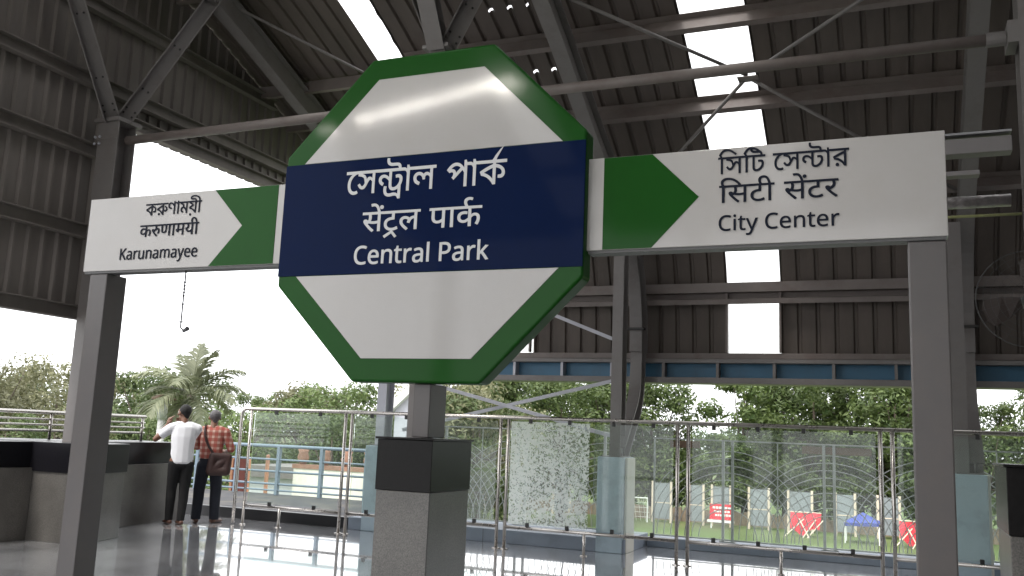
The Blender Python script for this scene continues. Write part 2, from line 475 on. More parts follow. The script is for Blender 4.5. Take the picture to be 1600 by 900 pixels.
class MB:
    def __init__(self):
        self.v, self.f = [], []
    def add(self, vs, fs):
        n = len(self.v)
        self.v += [tuple(p) for p in vs]
        self.f += [tuple(i + n for i in f) for f in fs]
        return self
    def box(self, x0, x1, y0, y1, z0, z1):
        vs = [(x, y, z) for z in (z0, z1) for y in (y0, y1) for x in (x0, x1)]
        return self.add(vs, [(0, 2, 3, 1), (4, 5, 7, 6), (0, 1, 5, 4), (2, 6, 7, 3), (0, 4, 6, 2), (1, 3, 7, 5)])
    def bar(self, p0, p1, w, h, up=(0, 0, 1)):
        p0, p1 = Vector(p0), Vector(p1)
        d = (p1 - p0).normalized()
        u = Vector(up)
        s = d.cross(u)
        if s.length < 1e-4:
            s = d.cross(Vector((0, 1, 0)))
        s.normalize(); u = s.cross(d)
        vs = [p + s * (a * w / 2) + u * (b * h / 2) for p in (p0, p1) for a, b in ((-1, -1), (1, -1), (1, 1), (-1, 1))]
        return self.add(vs, [(3, 2, 1, 0), (4, 5, 6, 7), (0, 1, 5, 4), (1, 2, 6, 5), (2, 3, 7, 6), (3, 0, 4, 7)])
    def tube(self, pts, r, n=10, caps=True):
        pts = [Vector(p) for p in pts]
        k = len(pts)
        rs = r if isinstance(r, (list, tuple)) else [r] * k
        prev = None
        vs, fs = [], []
        for i, p in enumerate(pts):
            d = (pts[min(i + 1, k - 1)] - pts[max(i - 1, 0)]).normalized()
            if prev is None:
                a = d.cross(Vector((0, 0, 1)))
                if a.length < 1e-3: a = d.cross(Vector((0, 1, 0)))
            else:
                a = prev - d * prev.dot(d)
            a.normalize(); prev = a
            b = d.cross(a)
            for j in range(n):
                t = 2 * math.pi * j / n
                vs.append(p + (a * math.cos(t) + b * math.sin(t)) * rs[i])
        for i in range(k - 1):
            for j in range(n):
                q = (j + 1) % n
                fs.append((i * n + j, i * n + q, (i + 1) * n + q, (i + 1) * n + j))
        if caps:
            fs.append(tuple(range(n - 1, -1, -1))); fs.append(tuple((k - 1) * n + j for j in range(n)))
        return self.add(vs, fs)
    def sphere(self, c, r, nu=12, nv=8):
        c = Vector(c)
        rr = r if isinstance(r, (tuple, list)) else (r, r, r)
        vs = [c + Vector((0, 0, -rr[2]))]
        for i in range(1, nv):
            a = -math.pi / 2 + math.pi * i / nv
            for j in range(nu):
                t = 2 * math.pi * j / nu
                vs.append(c + Vector((rr[0] * math.cos(a) * math.cos(t), rr[1] * math.cos(a) * math.sin(t), rr[2] * math.sin(a))))
        vs.append(c + Vector((0, 0, rr[2])))
        fs = [(0, 1 + (j + 1) % nu, 1 + j) for j in range(nu)]
        for i in range(nv - 2):
            for j in range(nu):
                q = (j + 1) % nu
                fs.append((1 + i * nu + j, 1 + i * nu + q, 1 + (i + 1) * nu + q, 1 + (i + 1) * nu + j))
        L = len(vs) - 1; b0 = 1 + (nv - 2) * nu
        fs += [(b0 + j, b0 + (j + 1) % nu, L) for j in range(nu)]
        return self.add(vs, fs)
    def prism(self, poly, fn, t0, t1):
        """poly (a,b) outline, fn(a,b,t) -> point"""
        n = len(poly)
        vs = [fn(a, b, t0) for a, b in poly] + [fn(a, b, t1) for a, b in poly]
        fs = [tuple(range(n - 1, -1, -1)), tuple(range(n, 2 * n))] + [(i, (i + 1) % n, n + (i + 1) % n, n + i) for i in range(n)]
        return self.add(vs, fs)
    def sweep(self, sec, path, X=(1, 0, 0)):
        """closed section (a along X, b along the path normal) swept along a path"""
        X = Vector(X); path = [Vector(p) for p in path]; k = len(path); n = len(sec)
        vs, fs = [], []
        for i, p in enumerate(path):
            d = (path[min(i + 1, k - 1)] - path[max(i - 1, 0)]).normalized()
            nn = X.cross(d)
            vs += [p + X * a + nn * b for a, b in sec]
        for i in range(k - 1):
            for j in range(n):
                q = (j + 1) % n
                fs.append((i * n + j, i * n + q, (i + 1) * n + q, (i + 1) * n + j))
        fs.append(tuple(range(n - 1, -1, -1))); fs.append(tuple((k - 1) * n + j for j in range(n)))
        return self.add(vs, fs)
    def build(self, name, m, parent=None, smooth=False, bevel=0.0, segs=2, local=False, fixn=True):
        me = bpy.data.meshes.new(name)
        off = Vector((0, 0, 0))
        if parent is not None and not local:
            off = WLOC.get(parent, Vector((0, 0, 0)))
        me.from_pydata([tuple(Vector(p) - off) for p in self.v], [], self.f)
        if fixn or bevel:
            bm = bmesh.new(); bm.from_mesh(me)
            if fixn:
                bmesh.ops.recalc_face_normals(bm, faces=bm.faces)
            if bevel:
                ed = [e for e in bm.edges if len(e.link_faces) == 2 and e.calc_face_angle(0) > 0.5]
                bmesh.ops.bevel(bm, geom=ed, offset=bevel, segments=segs, affect='EDGES', profile=0.5)
            bm.to_mesh(me); bm.free()
        me.materials.append(m)
        if smooth:
            for p in me.polygons: p.use_smooth = True
        o = bpy.data.objects.new(name, me)
        COL.objects.link(o)
        if parent is not None:
            o.parent = parent
            WLOC[o] = off
        else:
            WLOC[o] = Vector((0, 0, 0))
        return o

def tag(o, label=None, cat=None, group=None, kind=None):
    if label: o['label'] = label
    if cat: o['category'] = cat
    if group: o['group'] = group
    if kind: o['kind'] = kind
    return o

def thing(name, loc, label, cat, group=None, rz=0.0):
    o = bpy.data.objects.new(name, None)
    o.empty_display_size = 0.2
    COL.objects.link(o)
    o.location = loc
    o.rotation_euler = (0, 0, rz)
    WLOC[o] = Vector(loc)
    return tag(o, label, cat, group)

def copy_tree(o, parent=None):
    c = o.copy()
    COL.objects.link(c)
    c.parent = parent
    for ch in list(o.children):
        copy_tree(ch, c)
    return c

def ibeam(w, d, tw=0.012, tf=0.018):
    a, b = w / 2, d / 2
    return [(-a, -b), (a, -b), (a, -b + tf), (tw, -b + tf), (tw, b - tf), (a, b - tf), (a, b), (-a, b), (-a, b - tf), (-tw, b - tf), (-tw, -b + tf), (-a, -b + tf)]

def smooth_path(pts, n=4):
    """Catmull-Rom through the points"""
    P = [Vector(p) for p in pts]
    out = []
    for i in range(len(P) - 1):
        p0, p1, p2, p3 = P[max(i - 1, 0)], P[i], P[i + 1], P[min(i + 2, len(P) - 1)]
        for k in range(n):
            t = k / n
            out.append(0.5 * ((2 * p1) + (p2 - p0) * t + (2 * p0 - 5 * p1 + 4 * p2 - p3) * t * t + (3 * p1 - p0 - 3 * p2 + p3) * t ** 3))
    out.append(P[-1])
    return out

# lettering outlines: glyph -> contours (q marks an off-curve point), line -> glyphs with offsets
GLYPHS = {
  'b20': '817,622 817,551 492,551 492,489 492,473 492,0 415,0 386,59q 282,163q 149,234q 76,243 37,339 134,395q 328,483q 437,517 415,475 415,551 -10,551 -10,622|415,467 436,438 385,424q 276,378q 173,328q 130,304 186,293q 305,231q 404,142q 428,90 420,88 418,111q 415,157q 415,189|761,288 761,255q 735,196q 675,158q 625,158 609,158q 580,160q 566,163 572,235 578,234q 595,233q 606,233 654,233q 683,270q 683,296 683,349q 580,424q 479,438 482,513 559,505q 685,444q 761,349q',
  'b3': '',
  'b30': '577,622 577,551 172,551 172,205 172,161q 182,125q 189,117 207,96q 244,96 283,96q 353,134q 379,162 408,193q 439,263q 439,299 439,331q 407,364q 370,364 358,364q 330,360q 317,357 306,428 325,433q 366,439q 389,439 426,439q 484,411q 517,351q 517,303 517,244q 459,133q 415,95 378,63q 291,24q 239,24 202,24q 149,46q 132,63 116,82q 95,136q 95,191 95,551 -10,551 -10,622|395,622 394,663q 357,699q 315,699 221,699 156,699q 85,717q 60,736 33,756q 6,819q 6,859 6,872q 9,897q 11,912 85,907 83,896q 81,879q 81,869 81,847q 90,813q 100,802 114,786q 167,771q 216,771 294,771 347,771q 409,755q 431,734 448,718q 466,663q 467,622',
  'b34': '630,622 630,551 525,551 525,0 448,0 448,425 468,363 422,430q 340,515q 262,556q 222,556 191,556q 146,532q 122,491q 122,463 122,431q 153,387q 220,361q 275,355 269,272 203,278q 100,323q 40,404q 40,462 40,516q 88,591q 166,629q 211,629 263,629q 348,593q 428,524q 470,473 454,477 451,494q 448,551q 448,576 448,688 501,688 524,622',
  'b370': '192,471 237,471q 309,442q 371,391q 400,358 399,268 357,323q 255,399q 207,399 174,399q 128,365q 128,331 128,304q 165,266q 202,250 165,179 109,203q 46,283q 46,334 46,381q 90,441q 157,471q|858,622 858,551 452,551 452,205 452,161q 462,125q 469,117 487,96q 524,96 563,96q 633,134q 659,162 688,193q 719,263q 719,299 719,331q 687,364q 650,364 638,364q 610,360q 597,357 586,428 605,433q 646,439q 669,439 706,439q 764,411q 797,351q 797,303 797,244q 739,133q 695,95 658,63q 571,24q 519,24 482,24q 429,46q 412,63 396,82q 375,136q 375,191 375,337 379,363 377,383q 375,422q 375,444 375,551 -10,551 -10,622|675,622 674,663q 637,699q 595,699 501,699 436,699q 365,717q 340,736 313,756q 286,819q 286,859 286,872q 289,897q 291,912 365,907 363,896q 361,879q 361,869 361,847q 370,813q 380,802 394,786q 447,771q 496,771 574,771 627,771q 689,755q 711,734 728,718q 746,663q 747,622',
  'b371': '192,471 237,471q 309,442q 371,391q 400,358 399,268 357,323q 255,399q 207,399 174,399q 128,365q 128,331 128,304q 165,266q 202,250 165,179 109,203q 46,283q 46,334 46,381q 90,441q 157,471q|858,622 858,551 452,551 452,220 452,176q 462,140q 469,132 487,111q 524,111 563,111q 633,149q 659,177 688,208q 719,280q 719,314 719,346q 687,379q 650,379 638,379q 609,374q 597,372 586,443 605,448q 646,454q 669,454 706,454q 764,426q 797,366q 797,318 797,278q 770,202q 724,136q 694,110 657,78q 571,39q 519,39 482,39q 429,61q 412,78 396,97q 375,151q 375,206 375,337 379,363 377,383q 375,422q 375,445 375,551 -10,551 -10,622|675,622 674,663q 637,699q 595,699 501,699 436,699q 365,717q 340,736 313,756q 286,819q 286,859 286,872q 289,897q 291,912 365,907 363,896q 361,879q 361,869 361,847q 370,813q 380,802 394,786q 447,771q 496,771 574,771 627,771q 689,755q 711,734 728,718q 746,663q 747,622|749,-190 674,-190 661,-146q 607,-104q 561,-104 534,-104q 480,-112q 424,-121q 393,-121 362,-121q 298,-103q 246,-61q 214,12q 214,66 214,94q 222,145q 226,158 303,148 299,129q 292,86q 292,64 292,21q 318,-28q 365,-49q 396,-49 423,-49q 467,-40q 512,-32q 539,-32 583,-32q 650,-56q 672,-86 672,35 672,50q 674,102q 676,130 749,184',
  'b40': '726,622 726,551 621,551 621,0 544,0 544,396 566,332 525,392q 457,477q 396,531q 334,556q 298,556 258,556q 193,526q 139,476q 116,447 108,445 124,455q 155,465q 174,465 232,465q 286,402q 286,356 286,345q 284,325q 282,320 265,326 277,339q 299,363q 324,387q 337,400 461,516 510,463 226,195 167,250 249,328 213,285 183,262 198,279q 219,318q 219,343 219,368q 189,398q 160,398 144,398q 114,390q 98,380 22,452 62,505q 146,584q 238,629q 291,629 347,629q 437,587q 521,504q 567,441 549,446 546,470q 544,526q 544,558 544,688 597,688 620,622',
  'b44': '632,622 632,551 527,551 527,0 450,0 450,135 468,82 433,135q 362,225q 283,281q 236,281 199,281q 148,243q 148,205 148,172q 196,127q 243,111 218,34 164,53q 97,107q 66,172q 66,208 66,256q 113,320q 186,353q 223,353 283,353q 374,309q 443,235q 471,189 454,186 452,209q 450,256q 450,281 450,551 -10,551 -10,622|299,323 299,317q 298,305q 297,299 221,322 219,380q 183,450q 105,487q 38,494 51,566 97,553 145,549q 220,518q 272,462q 299,379q',
  'b45': '636,622 636,551 531,551 531,0 454,0 412,56q 310,141q 176,199q 84,212 48,303 79,324q 147,362q 218,398q 252,414 214,443q 115,488q 48,502 79,570 81,551 -10,551 -10,622|454,551 135,551 114,560 156,550q 241,506q 314,455q 336,432 341,376 305,360q 226,322q 153,284q 125,265 113,280 199,268q 328,212q 428,132q 470,83 457,79 456,100q 454,149q 454,171',
  'b454': '813,622 813,551 501,551 501,288 498,274 500,255q 501,215q 501,195 501,0 424,0 394,60q 289,161q 153,231q 76,243 37,339 133,397q 338,491q 447,524 424,482 424,551 -10,551 -10,622|424,474 445,446 369,421q 201,348q 130,304 184,292q 306,234q 410,146q 438,88 429,88 427,111q 424,157q 424,189|638,164 601,164q 535,194q 481,262q 461,317 498,385 513,332q 552,265q 600,233q 628,233 651,233q 691,262q 691,298 691,319q 673,355q 631,382q 595,389 610,463 652,455q 723,414q 767,348q 767,299 767,238q 697,164q|185,-6 160,-6q 125,26q 125,52 125,78q 160,112q 185,112 210,112q 245,78q 245,52 245,26q 210,-6q',
  'b46': '606,622 606,551 501,551 501,0 424,0 394,60q 289,161q 153,231q 76,243 37,339 133,397q 338,491q 447,524 424,482 424,551 -10,551 -10,622|424,474 445,446 369,421q 201,348q 130,304 184,292q 306,234q 410,146q 438,88 429,88 427,111q 424,157q 424,189|185,-6 160,-6q 125,26q 125,52 125,78q 160,112q 185,112 210,112q 245,78q 245,52 245,26q 210,-6q',
  'b47': '741,622 741,551 636,551 636,0 559,0 559,335 565,309 543,341q 494,379q 465,379 450,379q 419,368q 398,338q 398,307 398,296q 399,279q 400,271 335,266 331,307q 295,364q 243,394q 213,394 186,394q 148,373q 128,338q 128,316 128,276q 187,220q 241,201 214,127 166,142q 90,194q 46,270q 46,320 46,365q 90,430q 164,466q 208,466 261,466q 337,427q 369,384 354,383 364,416q 421,451q 452,451 488,451q 540,423q 571,397 562,382 561,403q 559,445q 559,467 559,551 -10,551 -10,622',
  'b50': '692,622 692,551 587,551 587,0 510,0 510,353 533,290 502,331q 457,375q 436,375 422,375q 398,359q 368,314q 343,268 316,219q 272,156q 223,127q 188,127 161,127q 112,149q 63,200q 35,244 96,281 123,233q 159,203q 180,203 197,203q 228,224q 265,276q 289,321 312,354 338,408q 386,449q 415,449 448,449q 501,412q 536,374 516,373 512,396q 510,437q 510,458 510,551 -10,551 -10,622|271,271 261,339q 240,419q 214,441 189,464q 103,487q 38,495 53,571 107,551 164,542q 240,514q 287,469q 311,403q 315,356',
  'b52': '-255,-183 -280,-183q -315,-151q -315,-125 -315,-99q -280,-65q -255,-65 -230,-65q -195,-99q -195,-125 -195,-151q -230,-183q',
  'b54': '276,622 276,551 171,551 171,0 94,0 94,469 82,503q 35,551q -2,551 -10,551 -10,622 5,622 29,622q 81,591q 97,559 96,564q 94,600q 94,613 94,688 148,688 170,622',
  'b55': '276,622 276,551 171,551 171,0 94,0 94,551 -10,551 -10,622 82,622 66,641q 33,683q 20,704 54,763q 132,860q 238,917q 313,917 366,917q 463,891q 557,842q 653,773q 705,731 663,677 594,733q 483,807q 382,844q 325,844 270,844q 189,806q 130,738q 106,693 114,678q 142,642q 160,622',
  'b56': '276,551 171,551 171,0 94,0 94,551 -10,551 -10,622 94,622 90,687q 31,775q -64,826q -185,848q -252,848 -311,848q -396,835q -442,811q -442,792 -442,773q -394,763q -365,763 -269,763 -216,763q -154,745q -135,725 -116,706q -100,654q -100,615 -167,615 -168,639q -178,670q -189,678 -199,686q -228,692q -254,692 -353,692 -394,692q -456,703q -476,713 -501,727q -521,767q -521,789 -521,847q -391,917q -258,917 -55,917q 164,774q 174,622 276,622',
  'b61': '356,622 356,551 336,551 305,544q 233,497q 169,422q 128,322q 128,262 128,190q 171,105q 235,69q 267,69 292,69q 326,79q 348,92 383,31 357,11q 295,-5q 264,-5 201,-5q 104,61q 49,180q 49,260 49,342q 111,475q 216,567q 280,588 216,555 198,553q 156,551q 130,551 -10,551 -10,622',
  'h181': '-190,615 -211,650q -240,726q -240,762 -240,829q -151,896q -85,896 -53,896q 1,883q 21,872 -1,806 -18,815q -56,827q -78,827 -118,827q -160,782q -160,747 -160,714q -133,651q -108,615',
  'h25': '777,551 452,551 452,349 500,399q 569,399 634,399q 716,316q 716,239 716,193q 686,89q 651,39 579,80 604,112q 636,196q 636,237 636,284q 597,330q 562,330 508,330q 452,258 452,0 371,0 371,174 347,154q 276,118q 226,118 179,118q 96,156q 46,233q 46,290 46,370q 156,464q 244,464 267,464q 324,457q 339,454 333,381 317,385q 268,391q 249,391 191,391q 127,339q 127,292 127,239q 188,188q 228,188 272,188q 341,230q 371,260 371,551 0,551 0,622 777,622',
  'h264': '519,551 371,551 371,349 316,349 268,349q 204,333q 181,318 126,280q 126,215 126,167q 170,104q 241,74q 283,74 337,74q 413,99q 455,121 482,47 438,27q 339,0q 286,0 217,0q 108,52q 46,150q 46,220 46,285q 114,374q 225,420q 288,420 290,420 290,551 0,551 0,622 519,622|31,-165 279,-12 319,-12 465,-192 406,-230 289,-85 78,-230',
  'h3': '',
  'h35': '519,551 371,551 371,349 316,349 268,349q 204,333q 181,318 126,280q 126,215 126,167q 170,104q 241,74q 283,74 337,74q 413,99q 455,121 482,47 438,27q 339,0q 286,0 217,0q 108,52q 46,150q 46,220 46,285q 114,374q 225,420q 288,420 290,420 290,551 0,551 0,622 519,622',
  'h39': '634,551 634,0 553,0 553,551 420,551 420,321 420,279q 403,221q 385,198 364,173q 298,146q 251,146 158,146q 114,205 97,228q 79,298q 79,352 79,551 0,551 0,622 737,622 737,551|249,217 301,217q 321,249 332,266q 339,310q 339,353 339,551 160,551 160,353 160,314q 168,268q 178,251 189,235q 222,217q',
  'h417': '519,296 519,250q 486,163q 457,126 385,167 405,190q 438,259q 438,294 438,329q 404,371q 369,371 335,371q 304,351 282,318q 210,272q 167,254 212,202q 331,91q 395,42 341,-12 282,37q 178,137q 98,225q 75,256 53,287q 40,323q 40,340 40,359q 70,393q 104,393 129,393q 166,370q 181,349 220,369q 256,429q 256,468 256,491q 246,536q 239,551 0,551 0,622 577,622 577,551 320,551 336,516q 336,458 336,442q 334,429 361,440q 392,440 445,440q 519,367q',
  'h46': '479,551 479,0 398,0 398,191 369,172q 301,146q 254,146 214,146q 149,173q 128,194 103,221q 79,294q 79,358 79,551 0,551 0,622 583,622 583,551|398,551 160,551 160,369 160,328q 166,280q 179,251q 190,240 213,217q 263,217 303,217q 373,255q 398,280',
  'h50': '509,551 509,0 428,0 428,250 207,250 207,213 207,180q 178,151q 159,151 140,151q 98,176q 62,215q 39,259q 39,278 39,296q 66,321q 100,321 126,321 126,551 0,551 0,622 612,622 612,551|428,551 207,551 207,321 428,321',
  'h51': '595,622 595,551 491,551 491,0 410,0 410,179 382,161q 304,132q 253,132 163,132q 52,253q 38,353 100,366q 160,413q 160,457 160,485q 137,533q 123,551 0,551 0,622|129,301 149,252q 210,203q 259,203 309,203q 383,245q 410,274 410,551 211,551 240,499q 240,445 240,337q',
  'h52': '395,42 341,-12 282,37q 178,137q 98,225q 75,256 53,287q 40,323q 40,340 40,359q 70,393q 104,393 129,393q 166,370q 181,349 220,369q 256,429q 256,468 256,491q 246,536q 239,551 0,551 0,622 424,622 424,551 320,551 336,516q 336,458 336,403q 292,327q 216,274q 167,254 212,202q 331,91q',
  'h54': '0,551 0,622 693,622 693,551 589,551 589,0 508,0 508,355 502,356q 494,356 470,356q 420,332q 374,269q 356,208 279,232 291,278q 311,313 287,331q 239,353q 209,353 169,353q 126,307q 126,271 126,233q 169,164q 251,89q 309,40 255,-12 197,38q 101,129q 45,222q 45,275 45,328q 94,395q 168,426q 204,426 248,426q 321,397q 354,370 412,426q 499,426 504,426q 508,426 508,551',
  'h6': '-185,772 -185,796q -152,830q -130,830 -107,830q -75,796q -75,772 -75,748q -107,714q -130,714 -152,714q -185,748q',
  'h60': '587,551 587,0 506,0 506,266 477,257q 419,251q 380,251 338,251q 245,266q 212,277 192,264q 167,253 208,201q 319,91q 380,42 326,-12 270,37q 171,137q 95,225q 73,256 51,287q 40,323q 40,340 40,359q 70,393q 104,393 129,393q 166,370q 181,350 202,369q 217,428q 217,458 217,488q 208,536q 201,551 0,551 0,622 691,622 691,551|369,322 408,322q 472,330q 506,339 506,551 281,551 288,534q 298,488q 298,458 298,416q 279,354q 262,333 314,322q',
  'h66': '170,551 170,0 89,0 89,551 0,551 0,622 273,622 273,551',
  'h67': '89,551 0,551 0,622 80,622 68,644q 53,694q 53,724 53,802q 169,896q 266,896 407,896q 625,743q 704,615 620,615 467,824q 283,824 213,824q 134,765q 134,714 134,684q 153,639q 165,622 273,622 273,551 170,551 170,0 89,0',
  'h68': '-185,615 -202,650q -220,714q -220,748 -220,813q -136,896q -61,896 -1,896q 79,839q 137,718q 163,622 273,622 273,551 170,551 170,0 89,0 89,551 0,551 0,622 87,622 59,726q -2,825q -57,825 -97,825q -139,776q -139,733 -139,699q -119,644q -105,615',
  'h75': '-169,615 -190,694q -231,785q -281,823q -315,823 -337,823q -371,814q -385,809 -409,882 -370,896q -318,896 -264,896q -185,845q -122,722q -94,615',
  'l104': '619,0 513,0 260,341 187,277 187,0 97,0 97,714 187,714 187,362 217,396q 279,464q 310,498 503,714 608,714 325,403',
  'l128': '286,714 426,714q 554,604q 554,504 554,460q 525,379q 459,315q 349,278q 269,278 187,278 187,0 97,0 97,714|278,637 187,637 187,355 259,355 327,355q 417,384q 461,448q 461,500 461,569q 373,637q',
  'l170': '288,545 386,545q 480,459q 480,365 480,0 416,0 399,76 395,76 372,47q 323,8q 260,-10q 215,-10 167,-10q 90,24q 46,95q 46,149 46,229q 172,316q 303,320 394,323 394,355 394,422q 336,474q 283,474 241,474q 165,449q 132,433 105,499 140,518q 236,545q|314,259 214,255q 137,199q 137,148 137,103q 192,61q 235,61 303,61q 393,136q 393,214 393,262',
  'l192': '292,546 361,546q 460,486q 513,377q 513,304 513,251 146,251 148,160q 237,65q 317,65 368,65q 447,84q 489,102 489,25 448,7q 368,-10q 313,-10 237,-10q 120,52q 55,175q 55,264 55,352q 114,478q 221,546q|291,474 228,474q 155,393q 148,321 421,321 421,367q 393,435q 336,474q',
  'l208': '173,536 173,0 85,0 85,536|130,737 150,737q 181,710q 181,681 181,653q 150,625q 130,625 108,625q 78,653q 78,681 78,710q 108,737q',
  'l219': '172,363 172,347q 169,295q 168,276 172,276 178,284q 202,314q 227,345q 236,355 407,536 510,536 293,307 525,0 419,0 233,250 172,197 172,0 85,0 85,760 172,760',
  'l221': '173,0 85,0 85,760 173,760',
  'l226': '673,546 764,546q 854,453q 854,349 854,0 767,0 767,345 767,408q 714,472q 658,472 580,472q 513,382q 513,296 513,0 426,0 426,345 426,387q 402,444q 354,472q 316,472 262,472q 200,427q 173,341q 173,278 173,0 85,0 85,536 156,536 169,463 174,463 191,491q 240,528q 300,546q 332,546 394,546q 477,502q 496,456 501,456 528,502q 621,546q',
  'l227': '343,546 439,546q 537,453q 537,349 537,0 450,0 450,343 450,408q 392,472q 330,472 241,472q 173,372q 173,278 173,0 85,0 85,536 156,536 169,463 174,463 192,491q 245,528q 309,546q',
  'l246': '335,546 350,546q 385,543q 398,540 387,459 374,462q 343,466q 329,466 298,466q 242,440q 198,393q 173,327q 173,286 173,0 85,0 85,536 157,536 167,438 171,438 188,468q 236,517q 298,546q',
  'l256': '264,62 284,62q 326,69q 339,73 339,6 325,-1q 273,-10q 249,-10 207,-10q 136,19q 92,91q 92,156 92,468 16,468 16,510 93,545 128,659 180,659 180,536 335,536 335,468 180,468 180,158 180,109q 227,62q',
  'l259': '533,536 533,0 461,0 448,71 444,71 427,43q 373,7q 309,-10q 274,-10 210,-10q 123,31q 79,117q 79,185 79,536 168,536 168,191 168,127q 226,63q 287,63 347,63q 416,108q 445,195q 445,257 445,536',
  'l276': '1,536 95,536 211,231 221,204q 238,154q 252,107q 256,85 260,85 266,110q 292,191q 306,232 415,536 510,536 279,-74 260,-124q 209,-199q 136,-240q 84,-240 60,-240q 24,-235q 11,-232 11,-162 22,-164q 53,-168q 70,-168 101,-168q 146,-145q 178,-102q 189,-73 217,-2',
  'l3': '',
  'l69': '403,645 346,645q 254,606q 190,531q 156,424q 156,357 156,269q 211,139q 320,69q 402,69 449,69q 533,85q 573,97 573,19 533,4q 448,-10q 389,-10 280,-10q 134,80q 61,246q 61,358 61,439q 106,573q 193,671q 321,724q 404,724 459,724q 561,702q 601,682 565,606 532,621q 451,645q',
}
LINES = {
  'bn_center': [('b61', 0, 0), ('b50', 346, 0), ('b371', 1028, 0), ('b54', 1876, 0), ('b47', 2142, 0), ('b3', 2873, 0), ('b40', 3203, 0), ('b54', 3919, 0), ('b20', 4185, 0)],
  'hi_center': [('h60', 0, 0), ('h75', 676, 0), ('h6', 746, 0), ('h264', 676, 0), ('h54', 1180, 0), ('h3', 1858, 0), ('h46', 2158, 0), ('h66', 2726, 0), ('h25', 2985, 0), ('h181', 3457, 0)],
  'en_center': [('l69', 0, 0), ('l192', 632, 0), ('l227', 1196, 0), ('l256', 1814, 0), ('l246', 2175, 0), ('l170', 2588, 0), ('l221', 3149, 0), ('l3', 3407, 0), ('l128', 3667, 0), ('l170', 4272, 0), ('l246', 4833, 0), ('l219', 5246, 0)],
  'bn_right': [('b55', 0, 0), ('b50', 266, 0), ('b55', 948, 0), ('b30', 1214, 0), ('b3', 1781, 0), ('b61', 2081, 0), ('b50', 2427, 0), ('b370', 3109, 0), ('b54', 3957, 0), ('b46', 4223, 0)],
  'hi_right': [('h67', 0, 0), ('h60', 259, 0), ('h35', 935, 0), ('h68', 1439, 0), ('h3', 1698, 0), ('h60', 1998, 0), ('h75', 2674, 0), ('h6', 2744, 0), ('h35', 2674, 0), ('h52', 3178, 0)],
  'en_right': [('l69', 0, 0), ('l208', 632, 0), ('l256', 890, 0), ('l276', 1251, 0), ('l3', 1761, 0), ('l69', 2021, 0), ('l192', 2653, 0), ('l227', 3217, 0), ('l256', 3835, 0), ('l192', 4196, 0), ('l246', 4760, 0)],
  'bn_left': [('b20', 0, 0), ('b454', 807, 0), ('b34', 1610, 0), ('b54', 2230, 0), ('b44', 2496, 0), ('b45', 3118, 0), ('b52', 3529, 45), ('b56', 3744, 0)],
  'hi_left': [('h25', 0, 0), ('h417', 762, 0), ('h39', 1325, 0), ('h66', 2048, 0), ('h50', 2307, 0), ('h51', 2905, 0), ('h68', 3485, 0)],
  'en_left': [('l104', 0, 0), ('l170', 619, 0), ('l246', 1180, 0), ('l259', 1593, 0), ('l227', 2211, 0), ('l170', 2829, 0), ('l226', 3390, 0), ('l170', 4325, 0), ('l276', 4886, 0), ('l192', 5396, 0), ('l192', 5960, 0)],
}
GY = 5.6
REARX = 0.6
# ------------------------------------------------------------------ setting: ground, floor, terrace
G0 = -4.0
b = MB(); b.box(-420, 300, -120, 900, G0 - 1.0, G0)
tag(b.build('ground', M['grass']), kind='structure')
b = MB(); b.box(-30, 9, -12, 13.32, -0.45, 0.0)
tag(b.build('concourse_floor', M['floor']), kind='structure')
b = MB(); b.box(-30, -7.62, 12.26, 15.3, -0.45, 0.155)
tag(b.build('terrace', M['terrace']), kind='structure')

# ------------------------------------------------------------------ corrugated sheeting
PROFILE = [(13.52, 2.70), (13.44, 3.55), (13.16, 4.30), (12.55, 5.02), (11.60, 5.58), (10.20, 6.36), (9.0, 6.87), (7.0, 7.62), (4.5, 8.38), (2.0, 9.0)]
PP = smooth_path([(0, y, z) for y, z in PROFILE], 5)
def prof_at_y(y):
    for a, c in zip(PP, PP[1:]):
        if c.y <= y <= a.y:
            t = (a.y - y) / max(1e-6, a.y - c.y)
            return a.lerp(c, t)
    return PP[-1] if y < PP[-1].y else PP[0]

def rib_offsets(u0, u1, pitch, h):
    us = [(u0, 0.0)]
    k = math.ceil(u0 / pitch)
    while True:
        c = k * pitch
        for du, hh in ((-0.035, 0.0), (-0.015, h), (0.015, h), (0.035, 0.0)):
            if u0 < c + du < u1: us.append((c + du, hh))
        k += 1
        if c > u1: break
    us.append((u1, 0.0))
    return us

def corrugated(u0, u1, path, fn, pitch=0.25, h=0.035, mb=None, hole=None):
    """path: list of (point, outward normal); fn(u, point, normal, h) -> position"""
    mb = mb or MB()
    us = rib_offsets(u0, u1, pitch, h)
    nu = len(us)
    vs = [fn(u, p, n, hh) for p, n in path for u, hh in us]
    fs = []
    for i in range(len(path) - 1):
        for j in range(nu - 1):
            if hole and hole(i, (us[j][0] + us[j + 1][0]) / 2, path[i][0]): continue
            fs.append((i * nu + j, i * nu + j + 1, (i + 1) * nu + j + 1, (i + 1) * nu + j))
    mb.add(vs, fs)
    return mb

def roof_path(pts):
    out = []
    for i, p in enumerate(pts):
        d = (pts[min(i + 1, len(pts) - 1)] - pts[max(i - 1, 0)]).normalized()
        n = Vector((1, 0, 0)).cross(d)
        if n.z < 0 and abs(n.z) > 0.2: n = -n
        if abs(n.z) <= 0.2 and n.y < 0: n = -n
        out.append((p, n))
    return out
def roof_fn(u, p, n, hh): return Vector((u, p.y, p.z)) + n * hh

